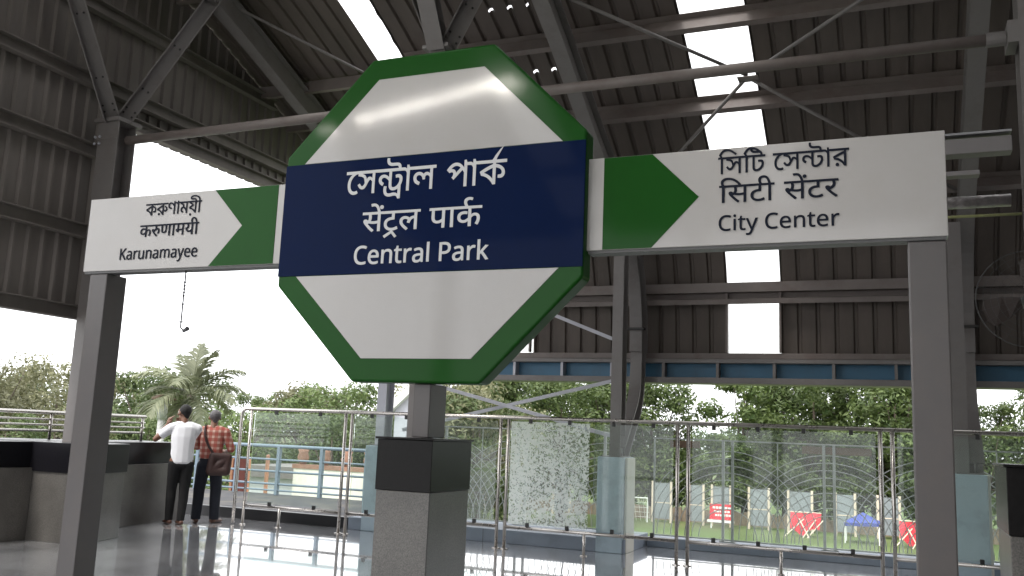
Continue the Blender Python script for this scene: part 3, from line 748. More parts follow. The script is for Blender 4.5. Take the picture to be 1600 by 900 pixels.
roof = thing('station_roof', (-1.0, 6.0, 9.0), 'tall curved roof of dark corrugated sheet with bright translucent strips over the sign', 'roof')
full = list(PP)
HY = [(10.56, 10.53), (9.62, 9.59)]                      # two leaking sheet laps
for a, c in HY:
    for y in (a, c): full.append(prof_at_y(y))
full.sort(key=lambda p: (-p.y, p.z))
path_full = roof_path(full)
def leak(i, u, p):
    for k, (a, c) in enumerate(HY):
        if abs(p.y - a) < 1e-4:
            f = (u + 0.035) % 0.25
            if not (0.0 <= f <= 0.07): return False
            return (-5.05 < u < -3.7) if k == 0 else (-4.6 < u < -4.0)
    return False
short = [p for p in PP if p.y <= 11.6]
short = [prof_at_y(11.75)] + short
path_short = roof_path(short)
SKY = [(-6.00, -5.31), (-2.25, -1.50), (2.05, 2.80)]
wall_i = [i for i, (p, n) in enumerate(path_full) if p.y > 12.6]
low = path_full[:wall_i[-1] + 2]; upper = path_full[wall_i[-1] + 1:]
edges = [-5.31, -2.25, -1.50, 2.05, 2.80, 7.2]
for a, c in zip(edges[0::2], edges[1::2]):
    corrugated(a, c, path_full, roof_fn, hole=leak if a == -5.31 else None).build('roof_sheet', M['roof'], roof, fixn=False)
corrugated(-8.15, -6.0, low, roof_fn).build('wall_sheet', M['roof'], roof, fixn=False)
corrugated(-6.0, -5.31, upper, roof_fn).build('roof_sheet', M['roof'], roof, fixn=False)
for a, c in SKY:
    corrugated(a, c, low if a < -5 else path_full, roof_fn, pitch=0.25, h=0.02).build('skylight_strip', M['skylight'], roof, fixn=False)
# the raised bay at the left end
PL = smooth_path([(0, 13.7, 6.22), (0, 12.85, 6.62), (0, 12.0, 6.97), (0, 11.5, 7.15), (0, 10.45, 7.54), (0, 9.0, 8.02), (0, 7.0, 8.60), (0, 4.5, 9.15), (0, 2.0, 9.45)], 3)
def left_z(y):
    for a, c in zip(PL, PL[1:]):
        if c.y <= y <= a.y: return a.z + (c.z - a.z) * (a.y - y) / (a.y - c.y)
    return PL[0].z if y > PL[0].y else PL[-1].z
path_left = roof_path([p for p in PL if p.y < 13.71])
corrugated(-9.75, -7.30, path_left, roof_fn).build('roof_sheet', M['roof'], roof, fixn=False)
corrugated(-6.45, -5.98, path_left, roof_fn).build('roof_sheet', M['roof'], roof, fixn=False)
corrugated(-7.30, -6.45, path_left, roof_fn, h=0.02).build('skylight_strip', M['skylight'], roof, fixn=False)
m = MB()
ys = [12.85 - 0.217 * i for i in range(51)]
vs = []; fs = []
for i, y in enumerate(ys):
    dx = 0.03 * (i % 2)
    vs += [(-6.0 + dx, y, prof_at_y(y).z - 0.02), (-6.0 + dx, y, left_z(y) + 0.01)]
for i in range(len(ys) - 1): fs.append((2 * i, 2 * i + 2, 2 * i + 3, 2 * i + 1))
m.add(vs, fs); m.build('step_sheet', M['gable'], roof, fixn=False)
m = MB(); m.box(-9.75, -5.98, 1.98, 2.0, 8.95, 9.47); m.build('ridge_plate', M['roof'], roof)
# rear slope of the roof
def rear_z(y): return 9.0 - 0.36 * (2.0 - y)
def rear_piece(poly):
    m = MB(); m.prism(poly, lambda x, y, t: (x, y, rear_z(y) + t), 0.0, 0.03)
    return m.build('roof_sheet', M['roof'], roof)
RS = [-9.75, -6.05, -5.25, -2.25, -1.50, 2.05, 2.80, 7.2]
for a, c in zip(RS[0::2], RS[1::2]): rear_piece([(a, 2.0), (a, -7.5), (c, -7.5), (c, 2.0)])
for a, c in zip(RS[1:-1:2], RS[2::2]):
    m = MB(); m.add([(a, 2.0, rear_z(2.0) + 0.01), (c, 2.0, rear_z(2.0) + 0.01), (c, -7.5, rear_z(-7.5) + 0.01), (a, -7.5, rear_z(-7.5) + 0.01)], [(0, 1, 2, 3)])
    m.build('skylight_strip', M['skylight'], roof)
# purlins
def zsec(w, h, t=0.006): return [(-w, -h / 2), (0, -h / 2), (0, h / 2 - t), (w, h / 2 - t), (w, h / 2), (-t, h / 2), (-t, -h / 2 + t), (-w, -h / 2 + t)]
PUR = [(13.45, 3.72), (13.28, 4.15)] 
def purlin(y, x0, x1, depth=0.19, w=0.075, girt=False):
    p = prof_at_y(y)
    i = min(range(len(path_full)), key=lambda k: (path_full[k][0] - p).length)
    n = path_full[i][1]
    c = p - n * (depth / 2 + 0.004)
    d = Vector((1, 0, 0)).cross(n)
    m = MB()
    hw = depth / 2
    sec = [(-w, -hw), (0.0, -hw), (0.0, hw - 0.008), (w, hw - 0.008), (w, hw), (-0.008, hw), (-0.008, -hw + 0.008), (-w, -hw + 0.008)]
    m.prism(sec, lambda a, bb, t: tuple(Vector((t, c.y, c.z)) + d * a + n * bb), x0, x1)
    m.build('purlin', M['purlin'], roof)
for y in (13.43, 12.62, 11.20, 10.08, 8.85, 7.5, 6.1, 4.7, 3.3):
    purlin(y, -8.12 if y > 12.4 else -5.95, 7.1)
for y in (13.4, 12.55, 11.75, 9.72, 8.4, 7.0, 5.6, 4.2, 2.8):
    m = MB(); z = left_z(y); m.box(-9.7, -6.02, y - 0.006, y + 0.006, z - 0.21, z - 0.02); m.box(-9.7, -6.02, y + 0.006, y + 0.08, z - 0.21, z - 0.20); m.build('purlin', M['purlin'], roof)
for y in (0.6, -1.0, -2.2, -5.2, -6.8):
    m = MB(); m.box(-9.7 if y != -2.2 else -9.7, 7.1, y - 0.05, y + 0.05, rear_z(y) - 0.22, rear_z(y) - 0.03); m.build('purlin', M['purlin'], roof)
# bottom angle of the sheeting above the eave beam
m = MB(); m.box(-8.1, 7.1, 13.36, 13.47, 2.70, 2.78); m.build('eave_angle', M['purlin'], roof)
m = MB(); m.box(-8.1, 7.1, 13.28, 13.40, 3.66, 3.80); m.build('wall_rail', M['purlin'], roof)
# end trims where translucent sheet meets the wall rail
for a, c in SKY:
    m = MB()
    for x in (a, c): m.box(x - 0.015, x + 0.015, 13.33, 13.40, 2.79, 3.655)
    m.build('skylight_trim', M['purlin'], roof)

# eave beam: blue web panels between grey stiffeners
eb = thing('eave_beam', (-0.5, 13.45, 2.3), 'long blue panelled eave beam with grey flanges below the dark wall sheeting', 'beam')
m = MB(); m.box(-8.1, 7.1, 13.44, 13.47, 2.42, 2.63); m.build('web_panel', M['beamblue'], eb)
m = MB(); m.box(-8.1, 7.1, 13.26, 13.62, 2.335, 2.42); m.build('flange', M['steel'], eb, bevel=0.004)
m = MB(); m.box(-8.1, 7.1, 13.26, 13.62, 2.63, 2.685); m.build('flange', M['steel'], eb, bevel=0.004)
x = -7.9
while x < 7.1:
    m = MB(); m.box(x - 0.02, x + 0.02, 13.28, 13.438, 2.421, 2.629); m.build('stiffener', M['lightsteel'] if x < -3.4 else M['steel'], eb)
    x += 0.79

# portal frames
FP = smooth_path([(0, 12.30, 1.30), (0, 12.62, 1.62), (0, 13.02, 2.05), (0, 13.14, 2.6), (0, 13.12, 3.3), (0, 12.88, 3.95), (0, 12.45, 4.45), (0, 11.75, 4.86), (0, 10.6, 5.42), (0, 9.4, 6.05), (0, 8.4, 6.50), (0, 7.0, 7.05), (0, 4.5, 7.85), (0, 2.0, 8.45)], 4)
FRAMES = [(-8.8, 'leftmost arched portal frame beside the gable wall'), (-3.5, 'arched portal frame behind the right edge of the octagonal board'), (0.85, 'arched portal frame above the far end of the right arm'), (5.2, 'arched portal frame farthest to the right')]
for k, (fx, lab) in enumerate(FRAMES):
    root = thing('portal_frame', (fx, 12.3, 1.3), 'brown grey steel ' + lab, 'frame', 'arched portal frames under the roof')
    pts = [Vector((fx, p.y, p.z)) for p in FP]
    lo = [p for p in pts if p.z < 2.65 and p.y > 12]
    hi = [p for p in pts if not (p.z < 2.65 and p.y > 12)]
    if k > 0 or True:
        if k > 0:
            MB().sweep(ibeam(0.17, 0.24), lo + [hi[0]]).build('curved_leg', M['steel'], root)
            MB().sweep(ibeam(0.18, 0.34), hi).build('rafter', M['steel'], root)
        else:
            hi2 = [Vector((fx, p.y, p.z - 0.36)) for p in PL if p.y < 12.7]
            MB().sweep(ibeam(0.20, 0.36), hi2).build('rafter', M['steel'], root)
    m = MB()
    m.bar((fx, 1.95, 8.45), (fx, -7.3, rear_z(-7.3) - 0.40), 0.18, 0.34)
    m.build('rear_rafter', M['steel'], root)
    if k > 0:
        m = MB(); m.box(fx - 0.13, fx + 0.13, 12.92, 13.02, 3.08, 3.11)
        m.build('bracket', M['bolt'], root)

# rear posts that carry the far slope
for fx in (-8.8, -3.5, 0.85, 5.2):
    root = thing('rear_column', (fx, -7.2, 0), 'steel column behind the viewpoint carrying the rear roof edge', 'column', 'rear roof columns')
    MB().box(fx - 0.15, fx + 0.15, -7.35, -7.05, 0, rear_z(-7.2) - 0.5).build('shaft', M['steel'], root)

# gable wall at the left end
gw = thing('gable_wall', (-9.7, 8.5, 2.8), 'dark corrugated gable wall with horizontal rails on the left, open below', 'wall')
def gable_piece(y0, y1, zbot, top):
    mb = MB()
    us = rib_offsets(y0, y1, 0.21, 0.035)
    vs, fs = [], []
    for u, hh in us:
        zt = max(top(u), zbot + 0.02)
        vs += [(-9.72 + hh, u, zbot), (-9.72 + hh, u, zt)]
    for j in range(len(us) - 1): fs.append((2 * j, 2 * j + 2, 2 * j + 3, 2 * j + 1))
    return mb.add(vs, fs)
topf = lambda y: left_z(y) - 0.02
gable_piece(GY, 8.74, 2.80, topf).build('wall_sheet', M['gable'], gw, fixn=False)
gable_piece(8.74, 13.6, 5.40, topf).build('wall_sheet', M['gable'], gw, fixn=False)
def girt(z, y0, y1):
    m = MB()
    m.box(-9.68, -9.655, y0, y1, z - 0.09, z + 0.09)
    m.box(-9.655, -9.56, y0, y1, z + 0.075, z + 0.09)
    m.box(-9.655, -9.56, y0, y1, z - 0.09, z - 0.075)
    m.build('girt', M['gable'], gw)
for z in (2.80, 3.85, 4.93): girt(z, GY, 8.72)
girt(5.84, GY, 13.5); girt(6.85, GY, 12.1); girt(7.85, GY, 9.2)
girt(5.49, 8.76, 13.5)
m = MB(); m.box(-9.72, -9.69, 0.5, 6.5, 1.17, 2.79); m.build('unseen_shade_panel', M['gable'], gw)  # unseen panel added to keep daylight from the left off the pier
# unseen walls added right and behind to cut light and reflections on the board
ew = thing('unseen_hall_wall', (7.3, 3.0, 0), 'unseen dark end wall added on the right to cut light and reflections', 'wall')
m = MB(); m.prism([(-7.6, 0), (13.2, 0), (13.2, 2.7), (12.4, 5.0), (9.0, 6.8), (2.0, 8.95), (-7.6, 5.5)], lambda a, c, t: (t, a, c), 7.22, 7.42); m.build('wall', M['hall'], ew)
ew = thing('unseen_hall_wall', (2.4, -7.5, 0), 'unseen dark rear wall added behind the viewpoint to cut light on the board', 'wall')
m = MB(); m.box(REARX, 7.2, -7.8, -7.6, 0, 5.5); m.build('wall', M['hall'], ew)
# ------------------------------------------------------------------ tree columns with V struts
def bolt_rows(mb, p0, p1, up, off, rows, r=0.014):
    p0, p1 = Vector(p0), Vector(p1); d = (p1 - p0).normalized()
    s = d.cross(Vector(up)).normalized(); u = s.cross(d)
    for t, a in rows:
        c = p0 + d * t + s * a + u * off
        mb.tube([c, c + u * 0.012], r, 8)
def strut(root, p0, p1, w, d_, up):
    p0, p1 = Vector(p0), Vector(p1)
    dd = (p1 - p0).normalized(); s = dd.cross(Vector(up)).normalized(); u = s.cross(dd)
    m = MB()
    sec = ibeam(w, d_, 0.008, 0.014)
    # web faces the view: flanges are the two long edges
    m.prism(sec, lambda a, bb, t: tuple(p0 + dd * t + u * a + s * bb), 0, (p1 - p0).length)
    o = m.build('strut', M['steel'], root)
    for rw in [(0.12, -0.06), (0.12, 0.06), (0.2, -0.06), (0.2, 0.06), (0.55, -0.04), (0.55, 0.04), (1.35, -0.04), (1.35, 0.04)]:
        k = MB(); bolt_rows(k, p0, p1, up, 0.008, [rw]); k.build('bolt', M['bolt'], o)
    return o
def toward_cam(p): return (Vector((0, 0, EYE)) - Vector(p)).normalized()

lc = thing('branching_column', (-9.35, 8.6, 1.17), 'grey steel column with two raking struts at its head, on the black topped pier at left', 'column', 'branching roof columns')
m = MB(); m.prism(ibeam(0.34, 0.30, 0.009, 0.016), lambda a, c, t: (-9.35 + a, 8.6 + c, t), 1.17, 5.28); m.build('shaft', M['steel'], lc)
m = MB(); m.box(-9.56, -9.14, 8.40, 8.80, 5.28, 5.33); m.box(-9.53, -9.17, 8.44, 8.46, 5.05, 5.28); m.build('cap_plate', M['steel'], lc)
strut(lc, (-9.36, 8.50, 5.33), (-9.35, 7.62, 6.82), 0.26, 0.20, toward_cam((-9.3, 8, 6)))
strut(lc, (-9.29, 8.60, 5.33), (-8.79, 9.50, 7.42), 0.27, 0.20, toward_cam((-9.0, 9.0, 6.3)))
for dy in (-0.10, -0.02):
    for dz in (0, 0.09):
        m = MB(); m.tube([(-9.45 + dy, 8.44, 5.0 + dz), (-9.45 + dy, 8.425, 5.0 + dz)], 0.018, 8); m.build('bolt', M['lightsteel'], lc)

mc = thing('branching_column', (-4.62, 8.6, 0), 'steel column mostly hidden behind the octagonal board, its struts spreading above it', 'column', 'branching roof columns')
m = MB(); m.prism(ibeam(0.20, 0.22, 0.009, 0.016), lambda a, c, t: (-4.62 + a, 8.6 + c, t), 0, 5.7); m.build('shaft', M['steel'], mc)
strut(mc, (-4.64, 8.6, 5.7), (-5.08, 8.6, 6.72), 0.22, 0.2, toward_cam((-4.9, 8.6, 6)))
strut(mc, (-4.56, 8.6, 5.7), (-4.02, 8.6, 6.72), 0.22, 0.2, toward_cam((-4.3, 8.6, 6)))
strut(mc, (-4.62, 8.52, 5.7), (-4.62, 7.6, 7.1), 0.2, 0.18, (1, 0, 0.2))
m = MB(); m.box(-4.78, -4.46, 8.44, 8.76, 5.68, 5.72); m.build('cap_plate', M['steel'], mc)

rc = thing('branching_column', (1.2, 8.6, 0), 'dark steel column at the right edge carrying the wall fan', 'column', 'branching roof columns')
m = MB(); m.prism(ibeam(0.34, 0.30, 0.009, 0.016), lambda a, c, t: (1.21 + a, 8.6 + c, t), 0, 5.6); m.build('shaft', M['steel'], rc)
strut(rc, (1.15, 8.6, 5.5), (0.85, 8.9, 6.3), 0.22, 0.2, toward_cam((1, 8.6, 6)))
strut(rc, (1.3, 8.6, 5.5), (2.6, 8.7, 6.75), 0.22, 0.2, toward_cam((1, 8.6, 6)))
m = MB(); m.box(0.96, 1.04, 8.45, 8.75, 4.99, 5.19); m.box(1.0, 1.46, 8.40, 8.80, 5.6, 5.64); m.build('cap_plate', M['steel'], rc)

# tie pipes between the column heads, roof bracing rods
root = thing('tie_pipe', (-7.0, 8.6, 5.09), 'long steel tie pipe from the left column into the back of the octagonal board', 'pipe', 'tie pipes between the columns')
MB().tube([(-9.16, 8.6, 5.06), (-4.74, 8.6, 5.09)], 0.057, 12).build('pipe', M['purlin'], root, smooth=True)
root = thing('tie_pipe', (-1.8, 8.6, 5.09), 'long steel tie pipe crossing the right skylight strip', 'pipe', 'tie pipes between the columns')
MB().tube([(-4.50, 8.6, 5.09), (0.96, 8.6, 5.09)], 0.055, 14).build('pipe', M['purlin'], root, smooth=True)
m = MB(); m.tube([(0.80, 8.6, 5.09), (0.955, 8.6, 5.09)], 0.066, 14); m.build('end_sleeve', M['steel'], root)
def rod(p0, p1, lab, r=0.022):
    root = thing('bracing_rod', p0, lab, 'rod', 'diagonal roof bracing rods')
    MB().tube([p0, p1], r, 8).build('rod', M['steel'], root, smooth=True)
    return root
def under(x, y, d): 
    p = prof_at_y(y); return (x, y, p.z - d)
rod(under(-3.42, 8.95, 0.5), under(-1.55, 10.55, 0.36), 'thin rod from upper left to the crossing plate on the right skylight')
rod(under(-1.52, 10.6, 0.36), under(0.75, 12.35, 0.42), 'thin rod running down right from the crossing plate over the right skylight')
rod(under(0.75, 8.95, 0.5), under(-1.45, 10.5, 0.36), 'thin rod from upper right down to the crossing plate')
rod(under(-1.6, 10.62, 0.36), under(-3.42, 12.3, 0.42), 'thin rod running down left from the crossing plate across the skylight')
o = MB().box(-1.66, -1.42, 10.5, 10.66, prof_at_y(10.58).z - 0.385, prof_at_y(10.58).z - 0.37)
tag(o.build('crossing_plate', M['purlin']), 'small steel plate where the thin roof rods cross on the skylight', 'plate')
rod((-8.65, 9.92, 7.42), (-7.4, 11.3, 6.86), 'thin rod sloping from the left rafter down behind the octagon')

# tube lights hung under the rear roof: their glint shows on the board's glossy top
def tube_mat():
    m = bpy.data.materials.new('lit_tube'); m.use_nodes = True
    b = m.node_tree.nodes['Principled BSDF']
    b.inputs['Emission Color'].default_value = (1.0, 0.95, 0.86, 1)
    b.inputs['Emission Strength'].default_value = TUBE
    return m
TUBE = 48.0
M['tube'] = tube_mat()
LA, LB = Vector((-9.85, -3.85, 6.95)), Vector((-5.55, -3.10, 7.22))
for k in range(3):
    a = LA.lerp(LB, k / 3 + 0.012); c = LA.lerp(LB, (k + 1) / 3 - 0.012)
    root = thing('tube_light', a.lerp(c, 0.5), 'lit tube light hung under the rear roof behind the viewpoint', 'lamp', 'tube lights under the rear roof')
    m = MB(); m.bar(a + Vector((0, 0, 0.06)), c + Vector((0, 0, 0.06)), 0.40, 0.05); m.build('housing', M['whitepaint'], root)
    m = MB(); m.bar(a, c, 0.34, 0.05); m.build('diffuser', M['tube'], root)
    for q in (0.15, 0.85):
        p = a.lerp(c, q); m = MB(); m.tube([p + Vector((0, 0, 0.09)), (p.x, p.y, rear_z(p.y) - 0.01)], 0.008, 6); m.build('hanger', M['galv'], root)
from mathutils.geometry import delaunay_2d_cdt
# ------------------------------------------------------------------ the station name board
CX, CZ, HW, HB, IW = -2.7554, 2.8524, 1.0816, 0.3888, 0.9324
T8 = math.tan(math.pi / 8)
def sgn(a, c, t): return (CX + a, t, CZ + c)
nb = thing('name_board', (CX, 5.1, 0), 'green framed octagonal name board reading Central Park with two white direction arms on grey posts', 'sign')
def octo(w): return [(w, w * T8), (w * T8, w), (-w * T8, w), (-w, w * T8), (-w, -w * T8), (-w * T8, -w), (w * T8, -w), (w, -w * T8)]
ob = MB().prism(octo(HW), sgn, 5.0, 5.15).build('octagon_board', M['green'], nb, bevel=0.018, segs=4)
for p in ob.data.polygons: p.use_smooth = False
hz = HB + 0.0
k = IW * T8
MB().prism([(-IW, hz), (IW, hz), (k, IW), (-k, IW)], sgn, 4.9965, 5.004).build('white_panel', M['white'], ob, bevel=0.0015, segs=1)
MB().prism([(-k, -IW), (k, -IW), (IW, -hz), (-IW, -hz)], sgn, 4.9965, 5.004).build('white_panel', M['white'], ob, bevel=0.0015, segs=1)
MB().prism([(-HW + 0.002, -HB + 0.003), (HW - 0.002, -HB + 0.003), (HW - 0.002, HB - 0.003), (-HW + 0.002, HB - 0.003)], sgn, 4.995, 5.004).build('name_band', M['navy'], ob, bevel=0.0015, segs=1)
AH, XL, XR = 0.2817, -2.9348, 3.0187
al = MB().prism([(XL, -AH), (-HW + 0.01, -AH), (-HW + 0.01, AH), (XL, AH)], sgn, 5.06, 5.17).build('direction_arm', M['white'], nb, bevel=0.004)
ar = MB().prism([(HW - 0.01, -AH), (XR, -AH), (XR, AH), (HW - 0.01, AH)], sgn, 5.06, 5.17).build('direction_arm', M['white'], nb, bevel=0.004)
MB().prism([(-1.180, -AH + .003), (-1.180, AH - .003), (-1.735, AH - .003), (-1.470, 0.004), (-1.738, -AH + .003)], sgn, 5.0575, 5.063).build('arrow_field', M['green'], al)
MB().prism([(1.178, -AH + .003), (1.471, -AH + .003), (1.743, 0.006), (1.471, AH - .003), (1.178, AH - .003)], sgn, 5.0575, 5.063).build('arrow_field', M['green'], ar)
MB().prism([(XL + .01, -AH - .016), (-HW - 0.006, -AH - .016), (-HW - 0.006, -AH - .001), (XL + .01, -AH - .001)], sgn, 5.068, 5.165).build('trim', M['trim'], al)
MB().prism([(HW + 0.006, -AH - .016), (XR - .01, -AH - .016), (XR - .01, -AH - .001), (HW + 0.006, -AH - .001)], sgn, 5.068, 5.165).build('trim', M['trim'], ar)
ZB = CZ - AH - 0.017
MB().box(-5.63, -5.458, 5.075, 5.27, 0, ZB).build('post', M['post'], nb, bevel=0.008)
MB().box(0.072, 0.256, 5.075, 5.27, 0, ZB).build('post', M['post'], nb, bevel=0.008)
MB().box(-2.778, -2.662, 5.06, 5.285, 1.440, CZ - HW - 0.002).build('post', M['post'], nb, bevel=0.006)

def parse_glyph(s):
    cs = []
    for c in s.split('|'):
        pts = []
        for tok in c.split():
            on = not tok.endswith('q')
            x, y = tok.rstrip('q').split(',')
            pts.append((float(x), float(y), on))
        if len(pts) < 3: continue
        full = []
        for i, (x, y, on) in enumerate(pts):
            px_, py_, pon = pts[i - 1]
            if not on and not pon: full.append(((px_ + x) / 2, (py_ + y) / 2, True))
            full.append((x, y, on))
        while not full[0][2]: full = full[1:] + full[:1]
        out = []; n = len(full); i = 0
        while i < n:
            x, y, on = full[i]
            nx, ny, non = full[(i + 1) % n]
            out.append((x, y))
            if not non:
                ex, ey, _ = full[(i + 2) % n]
                for q in range(1, 5):
                    t = q / 5
                    out.append(((1 - t) ** 2 * x + 2 * t * (1 - t) * nx + t * t * ex, (1 - t) ** 2 * y + 2 * t * (1 - t) * ny + t * t * ey))
                i += 2
            else:
                i += 1
        cs.append(out)
    return cs

def lettering(name, line, x0, x1, zb, zt, ref_h, yfront, m, parent, bold=0.0, extra=None, thick=0.0010):
    """ink spans x0..x1; font y=0 lies on zb and font y=ref_h on zt"""
    groups = []
    for g, dx, dy in LINES[line]:
        c1 = [[(x + dx, y + dy) for x, y in c] for c in parse_glyph(GLYPHS[g])]
        if c1: groups.append(c1)
    allglyphs = list(groups)
    if extra: groups.append(extra([c for g in groups for c in g]))
    allc = [c for g in groups for c in g]
    lo = min(x for c in allc for x, y in c); hi = max(x for c in allc for x, y in c)
    sx = (x1 - x0) / (hi - lo); sz = (zt - zb) / ref_h
    off = WLOC[parent]
    bm = bmesh.new()
    for k, g in enumerate(allglyphs + ([groups[-1]] if extra else [])):
        cs = []
        for c in g:
            q = [Vector((x0 + (x - lo) * sx, zb + y * sz)) for x, y in c]
            q = [p for i, p in enumerate(q) if (p - q[i - 1]).length > 1e-6]
            if len(q) < 3: continue
            o = []
            for i, p in enumerate(q):                     # thicken: move each point along its outward normal
                d = (q[(i + 1) % len(q)] - q[i - 1])
                if d.length < 1e-9: o.append(p); continue
                d.normalize(); o.append(p + Vector((-d.y, d.x)) * bold)
            cs.append(o)
        pts = [p for c in cs for p in c]; ed = []; n0 = 0
        for c in cs:
            ed += [(n0 + i, n0 + (i + 1) % len(c)) for i in range(len(c))]; n0 += len(c)
        vs, es, fs = delaunay_2d_cdt(pts, ed, [], 0, 1e-7)[:3]
        segs = [(c[i - 1], c[i]) for c in cs for i in range(len(c))]
        front, back = {}, {}
        yy = yfront - thick - 0.00004 * (k % 6)
        def vert(store, i, y):
            if i not in store: store[i] = bm.verts.new(Vector((CX + vs[i].x, y, CZ + vs[i].y)) - off)
            return store[i]
        keep = []
        for f in fs:
            cx = sum(vs[i].x for i in f) / 3; cz = sum(vs[i].y for i in f) / 3; w = 0
            for a_, b_ in segs:
                if (a_.y > cz) != (b_.y > cz) and cx < (b_.x - a_.x) * (cz - a_.y) / (b_.y - a_.y) + a_.x: w += 1 if b_.y > a_.y else -1
            if w: keep.append(tuple(f))
        cnt = {}
        for f in keep:
            for i in range(3):
                e = (f[i], f[(i + 1) % 3]); cnt[tuple(sorted(e))] = cnt.get(tuple(sorted(e)), []) + [e]
        for f in keep: bm.faces.new([vert(front, i, yy) for i in f])
        for e2 in cnt.values():
            if len(e2) == 1:
                i, j = e2[0]
                bm.faces.new([vert(front, j, yy), vert(front, i, yy), vert(back, i, yfront + thick), vert(back, j, yfront + thick)])
    bmesh.ops.recalc_face_normals(bm, faces=bm.faces)
    me = bpy.data.meshes.new(name)
    bm.to_mesh(me); bm.free()
    me.materials.append(m)
    o = bpy.data.objects.new(name, me)
    COL.objects.link(o); o.parent = parent; WLOC[o] = off
    return o

def reph(cs):
    hi = max(x for c in cs for x, y in c)
    return [[(hi - 445, 590), (hi - 330, 745), (hi - 215, 875), (hi - 100, 985), (hi - 190, 850), (hi - 290, 690), (hi - 335, 590)]]
YB, YA = 4.9936, 5.0560
HD = 622.0
lettering('bengali_lettering', 'bn_center', -0.585, 0.572, 0.150, 0.305, HD, YB, M['lwhite'], ob, 0.0014, reph)
lettering('hindi_lettering', 'hi_center', -0.440, 0.418, -0.108, 0.020, HD, YB, M['lwhite'], ob, 0.0014)
lettering('english_lettering', 'en_center', -0.484, 0.474, -0.322, -0.203, 714, YB, M['lwhite'], ob, 0.0022)
lettering('bengali_lettering', 'bn_right', 1.852, 2.550, 0.128, 0.226, HD, YA, M['ldark'], ar, 0.0007)
lettering('hindi_lettering', 'hi_right', 1.858, 2.494, -0.040, 0.060, HD, YA, M['ldark'], ar, 0.0007)
lettering('english_lettering', 'en_right', 1.857, 2.495, -0.200, -0.113, 714, YA, M['ldark'], ar, 0.0012)
lettering('bengali_lettering', 'bn_left', -2.372, -1.850, 0.122, 0.211, HD, YA, M['ldark'], al, 0.0008)
lettering('hindi_lettering', 'hi_left', -2.408, -1.856, -0.038, 0.050, HD, YA, M['ldark'], al, 0.0012)
lettering('english_lettering', 'en_left', -2.578, -1.848, -0.204, -0.117, 714, YA, M['ldark'], al, 0.0010)

# granite clad pillars
def pillar(x0, x1, y0, y1, label, seed):
    root = thing('granite_pillar', ((x0 + x1) / 2, (y0 + y1) / 2, 0), label, 'pillar', 'granite clad pillars')
    MB().box(x0 + .002, x1 - .002, y0 + .002, y1 - .002, 0, 1.120).build('granite_cladding', M['granite'], root, bevel=0.003)
    MB().box(x0 - .004, x1 + .004, y0 - .004, y1 + .004, 1.122, 1.423).build('black_band', M['black'], root, bevel=0.003)
    MB().box(x0 - .016, x1 + .016, y0 - .016, y1 + .016, 1.424, 1.437).build('cap_slab', M['black'], root, bevel=0.003)
    m = MB(); m.box(x1 - .003, x1 + .0012, y0 + .0008, y0 + .005, 0, 1.12); m.build('joint', M['bolt'], root)
pillar(-2.913, -2.546, 4.90, 5.44, 'square granite pillar with black band standing under the octagonal board', 1)
pillar(0.452, 0.83, 4.76, 5.30, 'granite pillar with black band cut off by the right edge of the view', 2)

# ------------------------------------------------------------------ kerbs, pedestals, eave columns
kl = thing('edge_kerb', (-5.4, 12.8, 0), 'blue grey painted kerb behind the glass railing, left of the middle pedestal', 'kerb', 'painted kerbs at the platform edge')
MB().box(-7.62, -3.36, 12.08, 13.34, 0, 0.18).build('kerb_block', M['kerb'], kl, bevel=0.006)
m = MB(); m.box(-5.405, -5.40, 12.077, 12.3, 0.0, 0.178); m.build('joint', M['bolt'], kl)
kr = thing('edge_kerb', (1.5, 13.3, 0), 'blue grey painted kerb set further back, right of the middle pedestal', 'kerb', 'painted kerbs at the platform edge')
MB().box(-3.34, 6.8, 13.2, 13.62, 0, 0.135).build('kerb_block', M['kerb'], kr, bevel=0.006)
kd = thing('terrace_kerb', (-11, 12.2, 0), 'glossy black kerb along the terrace edge behind the standing people', 'kerb')
MB().box(-16.0, -7.64, 12.15, 12.26, 0, 0.165).build('kerb_block', M['terraceedge'], kd, bevel=0.006)
def pedestal(x0, x1, lab):
    root = thing('concrete_pedestal', ((x0 + x1) / 2, 12.3, 0), lab, 'pedestal', 'blue grey column pedestals')
    MB().box(x0, x1, 12.06, 12.60, 0, 1.25).build('shaft', M['bluegrey'], root, bevel=0.012)
    m = MB(); m.box(x1 + .001, x1 + .035, 12.14, 12.54, 0.0, 1.245); m.build('plaster_side', M['cream'], root, bevel=0.005)
    m = MB(); m.box(x0 + .03, x1 - .03, 12.12, 12.54, 1.25, 1.262); m.build('base_plate', M['steel'], root)
pedestal(-7.39, -7.02, 'blue grey pedestal partly hidden behind the left side of the granite pillar')
pedestal(-3.752, -3.388, 'blue grey concrete pedestal in the middle, right of the shattered glass')
pedestal(0.60, 0.945, 'grey pedestal seen through glass just right of the right sign post')
def eave_col(x, lab, mt, ztop):
    root = thing('eave_column', (x, 12.26, 1.262), lab, 'column', 'steel columns on the blue grey pedestals')
    m = MB(); m.prism(ibeam(0.15, 0.24, 0.008, 0.013), lambda a, c, t: (x + a, 12.26 + c, t), 1.262, ztop); m.build('shaft', mt, root)
eave_col(-7.21, 'pale grey steel column behind the granite pillar, left of the central post', M['lightsteel'], 2.335)
eave_col(-3.535, 'grey steel column standing on the middle pedestal', M['steel'], 4.28)
eave_col(0.69, 'dark steel column on the pedestal beside the right sign post', M['steel'], 4.28)

